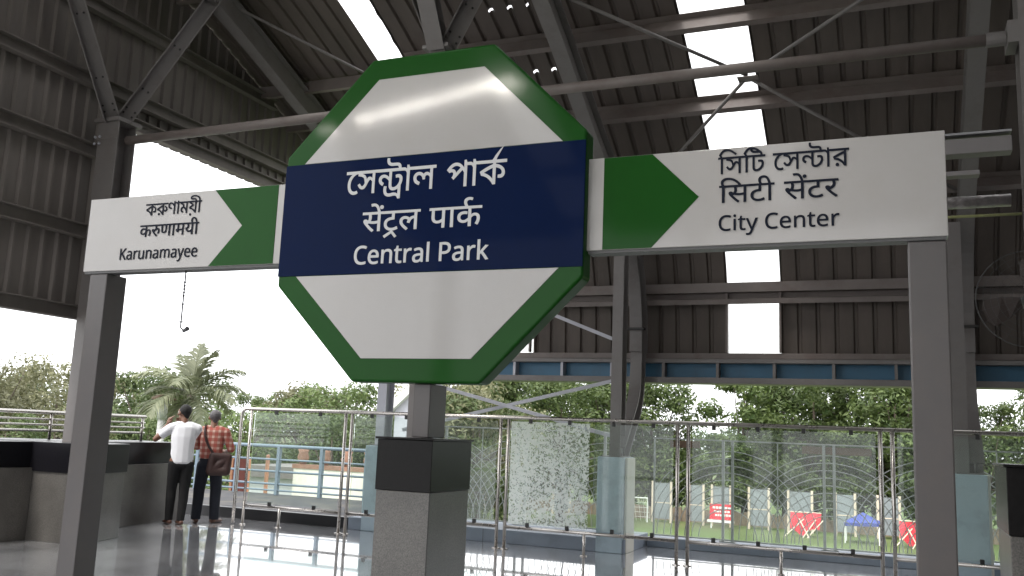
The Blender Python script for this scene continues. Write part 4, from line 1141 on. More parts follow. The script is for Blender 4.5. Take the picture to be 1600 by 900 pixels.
# low cross bracing between the eave columns
def lowbrace(p0, p1, lab):
    root = thing('cross_brace', p0, lab, 'brace', 'low cross braces under the eave beam')
    m = MB(); m.bar(p0, p1, 0.05, 0.05); m.build('angle', M['lightsteel'], root)
lowbrace((-7.05, 12.50, 2.32), (-3.64, 12.50, 1.52), 'low steel brace falling to the right below the blue beam')
lowbrace((-7.05, 12.57, 1.50), (-3.64, 12.57, 2.32), 'low steel brace rising to the right below the blue beam')
lowbrace((-6.9, 12.5, 4.15), (-3.62, 12.5, 2.86), 'steel brace sloping down to the middle column in front of the dark sheeting')

# ------------------------------------------------------------------ glass railing
gr = thing('glass_railing', (-3.0, 11.5, 0), 'stainless steel railing with tall glass panels along the platform edge', 'railing')
RY, RT, RB = 11.5, 1.72, 0.285
post_pairs = [(-7.41, -7.30), (-4.95, -4.835), (-2.54, -2.405), (-0.19, -0.06), (2.24, 2.36), (4.7, 4.82)]
arc = [(-9.28, RY, 0.02)] + [(-9.28, RY, 0.4 + 0.1 * i) for i in range(12)] + [(-9.28 + 0.10 * (1 - math.cos(a)), RY, RT - 0.10 + 0.10 * math.sin(a)) for a in (0.25, 0.6, 0.95, 1.3, 1.57)] + [(7.0, RY, RT)]
MB().tube(arc, 0.025, 12).build('top_rail', M['inox'], gr, smooth=True)
m = MB(); m.tube([(-9.10, RY, 0.02), (-9.10, RY, RT - 0.02)], 0.020, 10); m.tube([(-9.10, RY, 0), (-9.10, RY, 0.012)], 0.045, 12); m.build('post', M['inox'], gr, smooth=True)
for a, c in post_pairs:
    for x in (a, c):
        m = MB(); m.tube([(x, RY, 0.0), (x, RY, RT - 0.02)], 0.0225, 12); m.build('post', M['inox'], gr, smooth=True)
        m = MB(); m.tube([(x, RY, 0.0), (x, RY, 0.010)], 0.055, 14); m.build('base_flange', M['inox'], gr)
bays = [(-9.08, -7.41), (-7.30, -4.95), (-4.835, -2.54), (-2.405, -0.19), (-0.06, 2.24), (2.36, 4.7)]
for i, (a, c) in enumerate(bays):
    m = MB(); m.tube([(a, RY, RB), (c, RY, RB)], 0.022, 10); m.build('bottom_rail', M['inox'], gr, smooth=True)
    xm = {0: -8.45, 2: -3.73, 3: -1.30}.get(i, (a + c) / 2)
    m = MB(); m.tube([(xm, RY, 0), (xm, RY, RB)], 0.02, 10); m.tube([(xm, RY, 0), (xm, RY, 0.01)], 0.045, 12); m.build('foot', M['inox'], gr, smooth=True)
    panes = [(a + 0.05, c - 0.05, 'glass')]
    if i == 2: panes = [(a + 0.045, -3.69, 'shattered'), (-3.62, c - 0.05, 'glass')]
    for x0, x1, mt in panes:
        m = MB(); m.box(x0, x1, RY - 0.006, RY + 0.006, RB + 0.045, RT - 0.05)
        o = m.build('glass_panel', M[mt], gr)
        if mt == 'shattered': o['label'] = 'shattered glass panel crazed white all over'
        n = 4 if x1 - x0 > 1.6 else 2
        for q in range(n):
            x = x0 + (x1 - x0) * (q + 0.5) / n
            MB().box(x - 0.022, x + 0.022, RY - 0.020, RY + 0.020, RB + 0.018, RB + 0.072).build('clamp', M['rubber'], gr, bevel=0.003)
            MB().box(x - 0.022, x + 0.022, RY - 0.020, RY + 0.020, RT - 0.075, RT - 0.02).build('clamp', M['rubber'], gr, bevel=0.003)

# ------------------------------------------------------------------ wire fan fence behind the glass
def fan_fence(y, zb, zt, posts, x0, x1, lab, single=()):
    root = thing('wire_fence', ((x0 + x1) / 2, y, zb), lab, 'fence', 'fan patterned wire fences')
    MB().tube([(x0, y, zt), (x1, y, zt)], 0.012, 6).build('top_rail', M['lattice'], root)
    MB().tube([(x0, y, zb + 0.03), (x1, y, zb + 0.03)], 0.012, 6).build('bottom_rail', M['lattice'], root)
    for px_ in posts:
        m = MB()
        for dx in (-0.065, 0.065):
            m.box(px_ + dx - 0.018, px_ + dx + 0.018, y - 0.018, y + 0.018, zb, zt)
        m.box(px_ - 0.11, px_ + 0.11, y - 0.04, y + 0.04, zb, zb + 0.012)
        m.build('twin_post', M['lattice'], root)
    for px_ in single:
        MB().tube([(px_, y, zb), (px_, y, zt)], 0.014, 8).build('post', M['lattice'], root)
    for i, px_ in enumerate(posts):
        m = MB()
        off = 0.012 * (1 if i % 2 else -1)
        for q in range(9):
            r = 1.20 - 0.10 * q
            pts = []
            for s in range(0, 33):
                a = math.pi * s / 32
                x = px_ + r * math.cos(a)
                if x < x0 or x > x1: 
                    if len(pts) > 1: m.tube(pts, 0.0065, 5, caps=False)
                    pts = []
                    continue
                pts.append((x, y + off, zb + 0.05 + r * math.sin(a)))
            if len(pts) > 1: m.tube(pts, 0.0065, 5, caps=False)
        m.build('wire_fan', M['lattice'], root, smooth=True)
    mids = [(a + c) / 2 for a, c in zip(posts, posts[1:])]
    m = MB()
    for x in mids: m.tube([(x, y + 0.02, zb + 0.05), (x, y + 0.02, zt)], 0.008, 6)
    m.build('spike', M['lattice'], root)
    return root
fan_fence(13.30, 0.135, 1.53, [-2.22, -0.87, 0.48, 1.83, 3.18, 4.53], -3.30, 5.4, 'pale wire fence with overlapping fan arcs right of the middle pedestal', single=(-3.27,))
f2 = fan_fence(12.95, 0.18, 1.58, [-6.55, -5.20, -3.85], -7.0, -3.77, 'pale wire fence with overlapping fan arcs left of the middle pedestal', single=(-3.80,))
for x0, x1, z in ((-1.22, -0.33, 1.40), (-3.05, -2.62, 1.41)):
    o = MB().box(x0, x1, 13.325, 13.345, z, z + 0.10).build('brown_strip', M['mattbrown'])  # flat brown strips just behind the fence wires
    tag(o, '%s flat brown strip near the wire fence top, %s' % (('longer', 'left of the right sign post') if x0 > -2 else ('shorter', 'right of the middle column')), 'board', 'brown strips on the wire fence')

# ------------------------------------------------------------------ granite parapet with black band (left)
pw = thing('granite_parapet', (-10.3, 9.5, 0), 'low granite parapet with a thick black coping band, steel rails on top', 'wall')
def wallprism(poly, z0, z1, name, mt, bevel=0.004):
    return MB().prism(poly, lambda a, c, t: (a, c, t), z0, z1).build(name, mt, pw, bevel=bevel)
wallprism([(-9.86, 2.0), (-9.74, 8.27), (-11.1, 8.27), (-11.1, 2.0)], 0, 0.855, 'granite_cladding', M['granite'])
wallprism([(-9.86, 9.16), (-10.21, 11.36), (-11.1, 11.36), (-11.1, 9.16)], 0, 0.855, 'granite_cladding', M['granite'])
wallprism([(-9.90, 2.0), (-9.78, 8.268), (-11.08, 8.268), (-11.08, 2.0)], 0.857, 1.165, 'black_band', M['coping'])
wallprism([(-9.90, 9.162), (-10.24, 11.33), (-11.08, 11.33), (-11.08, 9.162)], 0.857, 1.165, 'black_band', M['coping'])
wallprism([(-9.69, 8.275), (-9.0, 8.275), (-9.0, 8.66), (-9.16, 9.155), (-11.1, 9.155), (-11.1, 8.275)], 0, 0.815, 'pier_cladding', M['granite'])
wallprism([(-9.67, 8.255), (-8.98, 8.255), (-8.98, 8.67), (-9.14, 9.175), (-11.12, 9.175), (-11.12, 8.255)], 0.817, 1.17, 'pier_band', M['coping'])

# stainless rail on the parapet
sr = thing('steel_handrail', (-10.9, 9.5, 1.165), 'horizontal stainless steel rails on top of the black parapet coping', 'railing')
for z, r in ((1.535, 0.026), (1.44, 0.014), (1.365, 0.014), (1.285, 0.018)):
    pts = [(-10.9, 2.0, z), (-10.9, 11.2, z)]
    MB().tube(pts, r, 10).build('rail', M['inox'], sr, smooth=True)
for y in (4.2, 6.8, 9.45, 10.48, 11.15):
    MB().tube([(-10.9, y, 1.165), (-10.9, y, 1.52)], 0.02, 10).build('post', M['inox'], sr, smooth=True)

# ------------------------------------------------------------------ cable trays, foil pipe and fan at the right
ct = thing('cable_tray', (0.5, 8.75, 4.3), 'pale grey cable tray running behind the right arm of the board', 'tray')
m = MB(); m.box(-0.9, 0.98, 8.7, 8.86, 4.10, 4.24); m.build('upper_channel', M['duct'], ct, bevel=0.006)
m = MB(); m.box(-0.9, 0.98, 8.7, 8.86, 4.275, 4.295); m.build('lid', M['galv'], ct)
m = MB(); m.box(-0.9, 0.72, 8.72, 8.84, 3.91, 3.95); m.build('lower_channel', M['duct'], ct)
o = thing('foil_pipe', (0.3, 8.7, 3.6), 'crinkled foil wrapped pipe under the cable tray at right', 'pipe')
MB().tube([(-0.9, 8.72, 3.66), (0.95, 8.72, 3.66)], 0.055, 14).build('pipe', M['foil'], o, smooth=True)
o = thing('thin_pipe', (0.3, 8.7, 3.45), 'thin yellow green pipe below the foil wrapped pipe', 'pipe')
MB().tube([(-0.9, 8.66, 3.52), (1.02, 8.66, 3.52)], 0.013, 8).build('pipe', M['yellowpipe'], o, smooth=True)
fn = thing('wall_fan', (1.0, 8.38, 2.72), 'wire caged wall fan on the dark column at the right edge', 'fan')
m = MB()
for k in range(7):
    r = 0.39 * (1 - k * 0.13)
    yy = 8.22 - 0.075 * math.sqrt(max(0, 1 - (r / 0.39) ** 2))
    m.tube([(1.0 + r * math.cos(a * math.pi / 18), yy, 2.72 + r * math.sin(a * math.pi / 18)) for a in range(37)], 0.0016 if k else 0.004, 5, caps=False)
for k in range(24):
    a = 2 * math.pi * k / 24
    m.tube([(1.0 + r * math.cos(a), 8.22 - 0.075 * math.sqrt(max(0, 1 - (r / .39) ** 2)), 2.72 + r * math.sin(a)) for r in (0.05, 0.15, 0.25, 0.33, 0.39)], 0.0011, 4, caps=False)
m.build('cage', M['fan'], fn, smooth=True)
for k in range(3):
    a = math.radians(200 + 120 * k)
    vs = []
    for r, w0, tw in ((0.06, 0.04, 0.03), (0.18, 0.09, 0.02), (0.30, 0.11, 0.012), (0.345, 0.07, 0.008)):
        for s in (-1, 1):
            vs.append((1.0 + r * math.cos(a) - s * w0 * math.sin(a), 8.27 + s * tw, 2.72 + r * math.sin(a) + s * w0 * math.cos(a)))
    q = MB(); q.add(vs, [(0, 1, 3, 2), (2, 3, 5, 4), (4, 5, 7, 6)])
    q.add([(x, y + 0.004, z) for x, y, z in vs], [(2, 3, 1, 0), (4, 5, 3, 2), (6, 7, 5, 4)])
    q.build('blade', M['fanblade'], fn)
m = MB(); m.tube([(1.0, 8.20, 2.72), (1.0, 8.45, 2.72)], 0.055, 14); m.build('motor', M['fan'], fn, smooth=True)
m = MB(); m.bar((1.0, 8.40, 2.72), (1.15, 8.45, 2.72), 0.04, 0.05); m.build('bracket', M['fan'], fn)

# small camera hung on a beaded rod under the left arm
HX, HY_ = -4.745, 5.12
cc = thing('hanging_camera', (HX, HY_, 2.50), 'tiny grey camera hanging on a thin beaded rod under the left arm of the board', 'camera')
zt_ = CZ - AH - 0.017
m = MB(); m.tube([(HX, HY_, zt_), (HX, HY_, 2.185)], 0.0050, 8)
for z in (2.47, 2.445, 2.42, 2.395, 2.37, 2.31): m.tube([(HX, HY_, z), (HX, HY_, z + 0.010)], 0.0085, 8)
m.build('rod', M['camera'], cc, smooth=True)
m = MB(); m.bar((HX - 0.022, HY_, 2.185), (HX + 0.022, HY_, 2.185), 0.008, 0.008); m.bar((HX, HY_, 2.19), (HX, HY_, 2.145), 0.007, 0.007); m.bar((HX, HY_, 2.145), (HX + 0.035, HY_, 2.118), 0.008, 0.008); m.build('bracket', M['camera'], cc)
m = MB(); m.tube([(HX + 0.030, HY_, 2.118), (HX + 0.075, HY_ - 0.01, 2.136)], [0.011, 0.016], 12); m.build('camera_body', M['camera'], cc, smooth=True)
# ------------------------------------------------------------------ things beyond the platform
# blue pipe railing on the terrace
br = thing('blue_railing', (-11.5, 15.1, 0.155), 'light blue painted pipe railing across the terrace behind the glass', 'railing')
for z, r in ((1.09, 0.034), (0.83, 0.02), (0.60, 0.022), (0.36, 0.022), (0.24, 0.018)):
    MB().tube([(-13.3, 15.1, z), (-7.75, 15.1, z)], r, 10).build('rail', M['railblue'], br, smooth=True)
for k in range(6):
    x = -13.2 + 1.0 * k
    m = MB(); m.box(x - 0.035, x + 0.035, 15.06, 15.14, 0.155, 1.08); m.build('post', M['railblue'], br, bevel=0.006)

# limewashed wall with terracotta balusters, gate piers
ww = thing('boundary_wall', (-17.0, 28.0, G0), 'bright limewashed boundary wall topped with a terracotta brick course', 'wall')
MB().box(-20.1, -13.5, 28.0, 28.25, G0, 0.02).build('wall', M['whitewall'], ww)
MB().box(-20.15, -13.5, 27.97, 28.28, 0.021, 0.17).build('brick_course', M['terracotta'], ww)
for k in range(7):
    x = -19.8 + 0.92 * k
    m = MB(); m.tube([(x, 28.12, 0.17), (x, 28.12, 0.26), (x, 28.12, 0.42), (x, 28.12, 0.58), (x, 28.12, 0.70)], [0.10, 0.17, 0.21, 0.16, 0.20], 10)
    m.build('baluster', M['terracotta'], ww, smooth=True)
def ribbed_gate(x0, x1, lab):
    root = thing('red_gate', ((x0 + x1) / 2, 27.6, G0), lab, 'gate')
    MB().box(x0 + .08, x1 - .08, 27.6, 27.64, -1.6, 0.25).build('panel', mat('maroon_paint', (0.16, 0.035, 0.03), 0.6, 0, 0.2, 3), root)
    for x in (x0, x1 - .09):
        MB().box(x, x + .09, 27.56, 27.68, G0, 0.34).build('post', M['orange'], root)
ribbed_gate(-22.55, -21.75, 'maroon gate leaf between orange posts, seen behind the blue railing')
for x, lab in ((-20.95, 'slim orange post left of the white wall'), (-23.3, 'slim orange post left of the maroon gate')):
    o = thing('gate_post', (x, 27.6, G0), lab, 'post', 'orange gate posts')
    MB().box(x - .05, x + .05, 27.55, 27.65, G0, 0.36).build('shaft', M['orange'], o)
    MB().sphere((x, 27.6, 0.40), 0.07, 8, 6).build('finial', M['orange'], o)
gb = thing('guard_hut', (-24.9, 33.0, G0), 'grey roofed low hut among trees behind the blue railing', 'hut')
MB().box(-26.6, -20.2, 33.0, 36.0, G0, -0.7).build('wall', M['lamp'], gb)
MB().prism([(-26.9, -0.69), (-19.9, -0.69), (-20.6, -0.2), (-26.2, -0.2)], lambda a, c, t: (a, t, c), 32.7, 36.3).build('roof', M['steel'], gb)
MB().box(-23.6, -22.8, 32.95, 33.01, G0, -1.6).build('door', M['bag'], gb)
st = thing('stair_canopy', (-22.0, 40.0, G0), 'white edged sloping stair canopy seen just left of the central post', 'canopy')
m = MB(); m.prism([(-23.1, 2.35), (-21.3, 3.95), (-21.3, 4.4), (-23.1, 2.80)], lambda a, c, t: (a, t, c), 39.6, 42.0); m.build('roof_edge', M['whitepaint'], st)
m = MB(); m.prism([(-22.9, G0), (-21.35, G0), (-21.35, 3.9), (-22.9, 2.55)], lambda a, c, t: (a, t, c), 39.9, 41.8); m.build('side_wall', M['lightsteel'], st)

# lamp post on the left
lp = thing('street_lamp', (-23.6, 25.0, G0), 'white lamp post with a flat brown hood standing in front of the palm', 'lamp')
m = MB(); m.tube([(-23.6, 25, G0), (-23.6, 25, 1.55)], 0.13, 14); m.build('pole', M['whitepaint'], lp, smooth=True)
m = MB(); m.tube([(-23.6, 25, 1.55), (-23.6, 25, 2.22)], 0.17, 14); m.build('neck', M['lamp'], lp, smooth=True)
m = MB(); m.tube([(-23.6, 25, 2.22), (-23.6, 25, 2.30), (-23.6, 25, 2.42)], [0.42, 0.40, 0.18], 20); m.build('hood', M['mattbrown'], lp, smooth=True)

# lawn side: boards, banners, canopy, goal
def board(x, w, zt, y, lab):
    root = thing('display_board', (x, y, G0), lab, 'board', 'grey boards standing along the lawn')
    MB().box(x - w / 2, x + w / 2, y, y + 0.05, G0 + 0.25, zt).build('panel', M['hoard'], root)
    for s in (-1, 1):
        MB().tube([(x + s * w / 2, y - 0.05, G0), (x + s * w / 2, y - 0.05, zt + 0.12)], 0.085, 8).build('pole', M['bamboo'], root)
    MB().box(x - w / 2, x + w / 2, y - 0.012, y - 0.001, (G0 + zt) / 2 - 0.03, (G0 + zt) / 2 + 0.03).build('batten', M['bamboo'], root)
BX = [(-31.8, 1.0, 'grey board on poles, first one showing left of the granite pillar'),
      (-29.3, 1.0, 'grey board on poles just right of the granite pillar'),
      (-26.4, 1.2, 'grey board on poles behind the left of the shattered glass'),
      (-22.7, 1.3, 'grey board on poles behind the middle of the shattered glass'),
      (-19.3, 1.3, 'grey board on poles beside the goal, mostly behind the middle pedestal'),
      (-15.3, 1.3, 'grey board on poles between the goal and the railing posts'),
      (-12.9, 1.0, 'grey board on poles just left of the red banner'),
      (-11.2, 1.25, 'grey board on poles standing behind the red banner'),
      (-8.7, 1.3, 'grey board on poles between the red banner and the red sheet'),
      (-6.05, 1.5, 'grey board on poles standing behind the red sheet'),
      (-3.25, 1.2, 'grey board on poles standing behind the blue canopy'),
      (-0.65, 1.3, 'grey board on poles right of the blue canopy'),
      (2.2, 1.3, 'grey board on poles behind the right sign post')]
for x, w, lab in BX:
    board(x, w, -1.42 + (0.006 * -x), 64.5, lab)
hd = thing('brush_fence', (-15, 66.5, G0), 'low dry brown brush fence running behind the grey boards', 'fence')
m = MB(); rr = random.Random(3)
x = -48.0
while x < 16:
    h = 0.75 + 0.25 * rr.random()
    m.box(x, x + 0.20, 66.5 + 0.1 * rr.random(), 66.7, G0, G0 + h); x += 0.19
m.build('brush', M['dryhedge'], hd)
rb = thing('red_banner', (-10.9, 63.0, G0), 'small red banner with three lines of white lettering on a white base', 'banner')
MB().box(-11.7, -10.15, 63.0, 63.04, -3.42, -2.42).build('cloth', M['redcloth'], rb)
m = MB(); rr = random.Random(5)
for r in range(3):
    x = -11.5 + 0.08 * r
    while x < -10.45:
        w = 0.08 + 0.12 * rr.random(); m.box(x, x + w, 62.985, 62.995, -2.72 - 0.24 * r, -2.60 - 0.24 * r + 0.03 * rr.random()); x += w + 0.045
m.build('lettering', M['whitepaint'], rb)
MB().box(-11.85, -10.1, 62.9, 63.1, -3.60, -3.46).build('base_strip', M['whitepaint'], rb)
for x in (-11.6, -10.25): MB().tube([(x, 63.0, G0), (x, 63.0, -3.6)], 0.04, 6).build('leg', M['whitepaint'], rb)
def sheet(x, y, w, lab, sag=1.0):
    root = thing('red_sheet', (x, y, G0), lab, 'sheet', 'red sheets drying on crossed poles')
    m = MB(); vs = []; fs = []; nx, nz = 14, 8
    for j in range(nz):
        for i in range(nx):
            u = i / (nx - 1); t = j / (nz - 1)
            drop = (0.95 + 0.45 * math.exp(-((u - 0.42) / 0.22) ** 2)) * t
            vs.append((x - w / 2 + w * u * (1 - 0.06 * t), y - 0.10 * math.sin(u * 9 + 2 * t) - 0.35 * t, -2.52 - 0.04 * math.sin(u * 7) - drop))
    for j in range(nz - 1):
        for i in range(nx - 1): fs.append((j * nx + i, j * nx + i + 1, (j + 1) * nx + i + 1, (j + 1) * nx + i))
    m.add(vs, fs); m.add([(a, c + 0.02, d) for a, c, d in vs], [f[::-1] for f in fs])
    m.build('cloth', M['redcloth'], root, smooth=True, fixn=False)
    for a, c in ((-0.95, -0.1), (0.2, -0.35), (0.1, 0.95), (-0.1, 0.55)):
        MB().tube([(x + w * c * 0.6, y - 0.25, -2.9), (x + w * a * 0.7, y - 0.95, G0)], 0.035, 6).build('pole', M['bamboo'], root)
    MB().tube([(x - w / 2, y, -2.5), (x + w / 2, y, -2.5)], 0.035, 6).build('line_pole', M['bamboo'], root)
sheet(-5.45, 61.8, 1.85, 'red sheet hung on crossed poles, between the railing posts right of the red banner')
sheet(0.75, 60.2, 1.6, 'red sheet on crossed poles partly hidden by the right sign post')
bc = thing('blue_canopy', (-2.1, 60.5, G0), 'small blue tent canopy on thin white legs on the lawn', 'tent')
m = MB(); m.add([(-3.1, 59.7, -2.80), (-1.1, 59.7, -2.72), (-1.1, 61.4, -2.72), (-3.1, 61.4, -2.80), (-2.05, 60.5, -2.18)], [(0, 1, 4), (1, 2, 4), (2, 3, 4), (3, 0, 4)])
m.add([(-3.1, 59.7, -3.0), (-1.1, 59.7, -2.92), (-1.1, 61.4, -2.92), (-3.1, 61.4, -3.0), (-3.1, 59.7, -2.80), (-1.1, 59.7, -2.72), (-1.1, 61.4, -2.72), (-3.1, 61.4, -2.80)], [(0, 1, 5, 4), (1, 2, 6, 5), (2, 3, 7, 6), (3, 0, 4, 7)])
m.build('cloth', M['bluecloth'], bc)
for x, y in ((-3.05, 59.75), (-1.15, 59.75), (-1.15, 61.35), (-3.05, 61.35)): MB().tube([(x, y, G0), (x, y, -2.75)], 0.035, 6).build('leg', M['whitepaint'], bc)
gl_ = thing('goal_frame', (-17.2, 64.0, G0), 'small white goal frame on the lawn beside the middle pedestal', 'goal')
MB().tube([(-18.4, 63.6, G0), (-18.4, 63.6, -2.38), (-16.1, 63.6, -2.38), (-16.1, 63.6, G0)], 0.055, 8).build('frame', M['whitepaint'], gl_)
m = MB()
for k in range(8): m.tube([(-18.4 + .33 * k, 63.6, -2.38), (-18.4 + .33 * k, 64.4, G0)], 0.012, 4)
for k in range(5): m.tube([(-18.4, 63.6 + .16 * k, -2.38 - .33 * k), (-16.1, 63.6 + .16 * k, -2.38 - .33 * k)], 0.012, 4)
m.build('net', M['whitepaint'], gl_)

# ------------------------------------------------------------------ trees
def leaf_cloud(mb, c, rad, n, size, rr, flat=0.75):
    for _ in range(n):
        while True:
            d = Vector((rr.uniform(-1, 1), rr.uniform(-1, 1), rr.uniform(-1, 1)))
            if 0.05 < d.length < 1: break
        d = d * (d.length ** -0.35)
        p = Vector(c) + Vector((d.x * rad, d.y * rad, d.z * rad * flat))
        nrm = (d.normalized() + Vector((rr.uniform(-1, 1), rr.uniform(-1, 1), rr.uniform(-.2, 1.2))) * 0.8).normalized()
        a = nrm.cross(Vector((rr.uniform(-1, 1), rr.uniform(-1, 1), rr.uniform(-1, 1)))).normalized(); b2 = nrm.cross(a)
        s = size * rr.uniform(0.6, 1.35)
        L, W = s, s * 0.42
        n0 = len(mb.v)
        mb.v += [tuple(p - a * L), tuple(p + b2 * W - a * L * 0.1 + nrm * 0.1 * s), tuple(p + a * L), tuple(p - b2 * W - a * L * 0.1 + nrm * 0.1 * s)]
        mb.f.append((n0, n0 + 1, n0 + 2, n0 + 3))

def make_tree(seed, h, cr, base, nclump, nleaf, lsize, leaf, lab, group, cat='tree'):
    rr = random.Random(seed)
    root = thing('leafy_tree', (0, 0, 0), lab, cat, group)
    m = MB()
    m.tube([(0, 0, -0.3), (0.05, 0, h * 0.15), (0.12, 0.1, h * 0.35), (0.05, 0.2, h * 0.6), (0, 0.1, h * 0.8)], [h * 0.028, h * 0.022, h * 0.018, h * 0.012, h * 0.005], 9)
    cl = MB()
    for k in range(nclump):
        a = rr.uniform(0, 2 * math.pi); e = rr.random()
        zz = base + (h - base) * (0.08 + 0.86 * e)
        wid = cr * math.sqrt(max(0.08, 1 - ((zz - base) / (h - base) * 1.75 - 0.72) ** 2 / 1.25))
        r = wid * math.sqrt(rr.uniform(0.12, 1.0))
        c = Vector((r * math.cos(a), r * math.sin(a), zz))
        cs = cr * rr.uniform(0.20, 0.36)
        leaf_cloud(cl, c, cs, nleaf, lsize, rr)
        if k % 3 == 0:
            st_ = Vector((0.05, 0.1, h * rr.uniform(0.25, 0.55)))
            mid = st_.lerp(c, 0.5) + Vector((0, 0, -0.05 * h))
            m.tube([st_, mid, c], [h * 0.010, h * 0.006, h * 0.002], 5)
    m.build('trunk', M['trunk'], root, smooth=True)
    cl.build('crown', leaf, root, fixn=False)
    return root

LK = {'dark': 'leaf_dark', 'mid': 'leaf_mid', 'olive': 'leaf_hazed'}
GROUPS = {'dark': 'dark green trees behind the lawn', 'mid': 'mid green trees beyond the platform', 'olive': 'olive trees paled for haze beyond the platform'}
LABS = {'dark': 'dense dark green tree in the row behind the lawn and grey boards', 'mid': 'bushy mid green tree standing beyond the platform edge', 'olive': 'olive green tree paled for haze, standing beyond the platform edge'}
protos = {}
for kind, sets in (('dark', ((11, 10.0, 3.9, 1.0, 64, 170, 0.165), (12, 10.0, 3.6, 1.4, 56, 170, 0.165), (17, 10.0, 3.3, 2.0, 48, 170, 0.17))),
                   ('mid', ((13, 9.0, 3.8, 0.8, 56, 150, 0.16), (14, 9.0, 3.4, 1.0, 50, 150, 0.16))),
                   ('olive', ((15, 9.0, 4.2, 1.0, 60, 150, 0.16), (16, 9.0, 3.6, 0.9, 50, 150, 0.16)))):
    protos[kind] = [make_tree(s, h, cr, ba, nc, nl, ls, M[LK[kind]], LABS[kind], GROUPS[kind]) for s, h, cr, ba, nc, nl, ls in sets]
used = {}
def put_tree(kind, v, x, y, height, rz, zs=1.0, lab=None):
    p = protos[kind][v % len(protos[kind])]
    o = p if id(p) not in used else copy_tree(p)
    used[id(p)] = 1
    s = height / (10.0 if kind == 'dark' else 9.0)
    o.location = (x, y, G0); o.rotation_euler = (0, 0, rz); o.scale = (s * zs, s * zs, s)
    if lab: o['label'] = lab
    return o
tr = random.Random(21)
# row behind the lawn (x, y, top height above the park ground)
ROW = [(-40.5, 73, 8.6), (-37.0, 72, 9.6), (-34.0, 70, 10.9), (-30.6, 72, 10.8), (-27.4, 70, 11.0), (-24.2, 73, 10.4), (-20.6, 71, 11.4), (-17.4, 70, 10.4), (-10.6, 71, 11.0),
       (-8.0, 74, 11.6), (-5.6, 70, 11.0), (-2.6, 73, 11.8), (-0.2, 70, 11.0), (2.2, 73, 10.6), (5.2, 71, 9.2), (10.2, 70, 11.0), (13.0, 73, 10.8)]
for i, (x, y, h) in enumerate(ROW):
    put_tree('dark', i, x, y, h, tr.uniform(0, 6.28), 1.0)
# lower growth that closes the row
for i in range(17):
    x = -46 + 3.7 * i + tr.uniform(-0.8, 0.8)
    put_tree('dark', i + 1, x, 69 + tr.uniform(-1, 1), tr.uniform(5.6, 7.6), tr.uniform(0, 6.28), 1.25, 'shorter dark green tree filling in between the tall row and the grey boards')
# trees on the left, beyond the parapet and terrace
LEFT = [('olive', -47.5, 36.0, 8.3), ('olive', -53, 46, 9.0), ('mid', -42.4, 34, 5.4), ('mid', -55, 58, 8.0), ('dark', -46.5, 52, 8.3), ('mid', -38.2, 40, 8.0), ('mid', -43, 62, 7.6), ('olive', -36.4, 52, 8.0),
        ('mid', -33.0, 50, 7.9), ('mid', -29.6, 48, 6.6), ('olive', -33, 62, 6.8), ('olive', -27.4, 54, 7.0), ('olive', -24.4, 50, 8.9), ('dark', -30.4, 66, 7.0), ('mid', -26.6, 40, 5.9), ('dark', -23.4, 42, 5.8), ('mid', -30.6, 38, 6.0), ('mid', -34.2, 36, 5.6), ('mid', -22.0, 48, 7.2), ('dark', -20.5, 58, 9.0), ('mid', -61, 50, 8.0), ('olive', -63, 60, 9.0), ('dark', -70, 66, 9), ('mid', -51, 66, 8)]
for i, (kind, x, y, h) in enumerate(LEFT):
    o = put_tree(kind, i, x, y, h * 1.06, tr.uniform(0, 6.28), 1.05)
    side = 'left of the palm' if x / y < -0.93 else ('behind the palm and standing people' if x / y < -0.74 else 'between the standing people and the granite pillar')
    o['label'] = {'dark': 'dark green', 'mid': 'bushy mid green', 'olive': 'haze paled olive'}[kind] + ' tree beyond the terrace, ' + side
    o['group'] = 'trees beyond the parapet and terrace'

# palm
pm = thing('palm_tree', (-22.95, 25.6, G0), 'palm tree with long drooping fronds behind the two standing people', 'palm')
m = MB(); m.tube([(-22.95, 25.6, G0 - .2), (-23.0, 25.6, 0), (-22.95, 25.6, 2.45)], [0.20, 0.16, 0.13], 10); m.build('trunk', M['palmtrunk'], pm, smooth=True)
pr = random.Random(4)
def frond(azim, elev, L, droop):
    c0 = Vector((-22.95, 25.6, 2.45))
    hd_ = Vector((math.cos(azim), math.sin(azim), 0))
    sd = Vector((-math.sin(azim), math.cos(azim), 0))
    pts = []
    for s in range(9):
        t = s / 8
        a = elev - droop * t * t
        q = (pts[-1] if pts else c0) + (hd_ * math.cos(a) + Vector((0, 0, math.sin(a)))) * (L / 8 if pts else 0)
        pts.append(q)
    m = MB(); m.tube(pts, [0.032 * (1 - 0.85 * k / 8) for k in range(9)], 5)
    for k in range(44):
        t = 0.16 + 0.84 * k / 43
        f = t * 8; i0 = min(7, int(f)); p = pts[i0].lerp(pts[i0 + 1], f - i0)
        d = (pts[i0 + 1] - pts[i0]).normalized()
        ln = L * 0.40 * math.sin(math.pi * (0.16 + 0.76 * t)) * pr.uniform(0.75, 1.1)
        for sgn_ in (-1, 1):
            dirv = (sd * sgn_ * 0.85 + d * 0.75 + Vector((0, 0, pr.uniform(-0.15, 0.35) - 0.15))).normalized()
            tip = p + dirv * ln + Vector((0, 0, -0.22 * ln))
            mid = p + dirv * ln * 0.5
            w = d * 0.026
            n0 = len(m.v)
            m.v += [tuple(p - w), tuple(mid - w * 1.3), tuple(tip), tuple(mid + w * 1.3), tuple(p + w)]
            m.f.append((n0, n0 + 1, n0 + 2, n0 + 3, n0 + 4))
    m.build('frond', M['palm'], pm, fixn=False)
